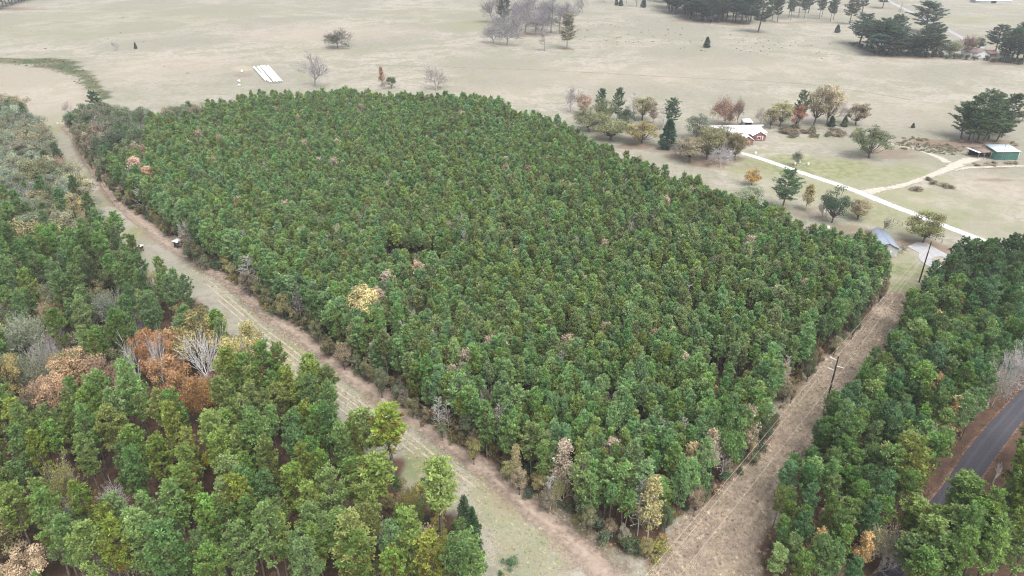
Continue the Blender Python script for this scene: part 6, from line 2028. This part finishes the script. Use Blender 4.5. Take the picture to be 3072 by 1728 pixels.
part('body', car, 'car_paint', lambda m: loft(m, [(-2.25, .78, .74, .38, .92), (-2.1, .88, .82, .28, 1.02), (-1.2, .91, .85, .26, 1.04), (.6, .91, .85, .26, 1.02), (1.5, .90, .82, .28, .95), (2.1, .84, .74, .32, .82), (2.25, .74, .68, .4, .72)]))
part('cabin', car, 'glass', lambda m: loft(m, [(-2.0, .80, .70, 1.0, 1.12), (-1.75, .82, .64, 1.0, 1.60), (-.3, .82, .66, 1.0, 1.68), (.3, .82, .64, 1.0, 1.58), (1.0, .80, .76, .98, 1.06)]))
part('roof', car, 'car_paint', lambda m: loft(m, [(-1.78, .58, .56, 1.585, 1.63), (-1.0, .65, .61, 1.63, 1.70), (-.3, .65, .61, 1.66, 1.72), (.28, .62, .58, 1.58, 1.62)]))
for sx in (-1.38, 1.42):
    for sy in (-.86, .86):
        wl = part('wheel', car, 'rubber', lambda m: m.tube([(sx, sy - .12, .34), (sx, sy - .08, .34), (sx, sy + .08, .34), (sx, sy + .12, .34)], [.26, .34, .34, .26], 14))
        part('rim', wl, 'white_paint', lambda m: m.tube([(sx, sy + (.10 if sy > 0 else -.10), .34), (sx, sy + (.14 if sy > 0 else -.14), .34), (sx, sy + (.145 if sy > 0 else -.145), .34)], [.21, .19, .01], 10))
for sy in (-.6, .6):
    part('headlight', car, 'white_paint', lambda m: m.box(2.12, 2.24, sy - .14, sy + .14, .62, .74))
    part('tail_light', car, 'rusty_roof', lambda m: m.box(-2.27, -2.19, sy - .12, sy + .12, .72, .9))
tag(car, 'silver car parked beneath the pines beside the asphalt road', 'car')

# dark bird gliding over the pasture
a_, b2, c_ = ray(2466, 176)
t_ = 372 / math.sqrt(a_ * a_ + b2 * b2 + c_ * c_)
bd = empty('bird', (a_ * t_, b2 * t_, H + c_ * t_), radians(35))
part('body', bd, 'rubber', lambda m: m.tube([(-.42, 0, 0), (-.3, 0, .02), (0, 0, .03), (.22, 0, .03), (.34, 0, .02)], [.03, .09, .11, .07, .015], 7))
for s in (-1, 1):
    part('wing', bd, 'rubber', lambda m: m.add([(.12, s * .08, .05), (.16, s * .45, .22), (.02, s * .85, .34), (-.14, s * .8, .33), (-.12, s * .4, .18), (-.16, s * .08, .03), (0, s * .08, .075), (.02, s * .42, .24)],
                                               [(0, 1, 7), (0, 7, 6), (1, 2, 7), (2, 3, 7), (3, 4, 7), (4, 5, 6), (4, 6, 7), (0, 5, 4), (0, 4, 1), (1, 4, 3), (1, 3, 2)]))
part('tail', bd, 'rubber', lambda m: m.add([(-.36, -.05, .02), (-.36, .05, .02), (-.64, .12, .03), (-.64, -.12, .03), (-.36, 0, .05)], [(0, 1, 4), (1, 2, 4), (2, 3, 4), (3, 0, 4), (0, 3, 2), (0, 2, 1)]))
tag(bd, 'dark bird gliding above the open pasture', 'bird')

# fallen limbs and white clutter
for pa, pb, h_, lb in (((1180, 262), (1214, 255), .5, 'fallen bare trunk lying beside the dark shrub tree'), ((1255, 1255), (1335, 1288), .4, 'fallen pale dead tree on the lane edge'), ((2496, 1160), (2528, 1172), .3, 'grey fallen branch in the weeds below the utility pole')):
    a, b = Vector(gz(*pa)), Vector(gz(*pb))
    lg = empty('fallen_branch', a)
    d = b - a
    n3 = Vector((-d.y, d.x, 0)).normalized()
    rr_ = .16 if h_ > .3 else .06
    o = part('limb', lg, 'bare', lambda m: m.tube([(0, 0, rr_), tuple(d * .5 + Vector((0, 0, rr_ + h_ * .6))), tuple(d + Vector((0, 0, rr_)))], [rr_, rr_ * .7, rr_ * .25], 6))
    o.color = (.38, .34, .31, 1)
    for k in range(9):
        t = rnd.uniform(.0, .75)
        s = rnd.choice((-1, 1))
        e = d * t + Vector((0, 0, rr_ + h_ * .4))
        q = e - d.normalized() * rnd.uniform(.3, 1.2) + n3 * s * rnd.uniform(.8, 2.4) + Vector((0, 0, rnd.uniform(.0, 1.0)))
        o = part('branch', lg, 'bare', lambda m: m.tube([tuple(e), tuple(e.lerp(q, .6) + Vector((0, 0, .15))), tuple(q)], [.05, .035, .012], 4))
        o.color = (.4, .36, .33, 1)
    tag(lg, lb, 'branch')
for px, py, lb in ((2266, 462, 'white barrel on the lawn by the gravel drive'), (2398, 489, 'white bucket under the small green tree'), (2384, 494, 'white drum beside the small green tree'), (2424, 495, 'white tub on bright lawn past the small green tree'), (2484, 686, 'white box at the foot of the dense dark oak')):
    x, y = g2(px, py)
    bk = empty('white_drum', (x, y, 0))
    part('drum', bk, 'white_paint', lambda m: m.tube([(0, 0, 0), (0, 0, .05), (0, 0, .45), (0, 0, .85), (0, 0, .9)], [.42, .5, .52, .5, .42], 10))
    part('lid', bk, 'white_paint', lambda m: m.tube([(0, 0, .88), (0, 0, .94), (0, 0, .95)], [.53, .53, .01], 10))
    tag(bk, lb, 'drum')

# ------------------------------------------------------------------ air
hm, hn, ho = new_mat('haze_air')
pv = N(hn, 'ShaderNodeVolumePrincipled')
pv.inputs['Color'].default_value = (0.86, 0.91, 0.98, 1)
pv.inputs['Density'].default_value = HAZE
pv.inputs['Anisotropy'].default_value = 0.2
hn.links.new(pv.outputs[0], ho.inputs['Volume'])
mb = MB()
mb.box(-2700, 2700, -760, 2900, -1.0, 106.0)
o = link('haze', mb.mesh('haze', [hm]))
tag(o, 'faint pale haze in the air over the land', None, None, 'stuff')
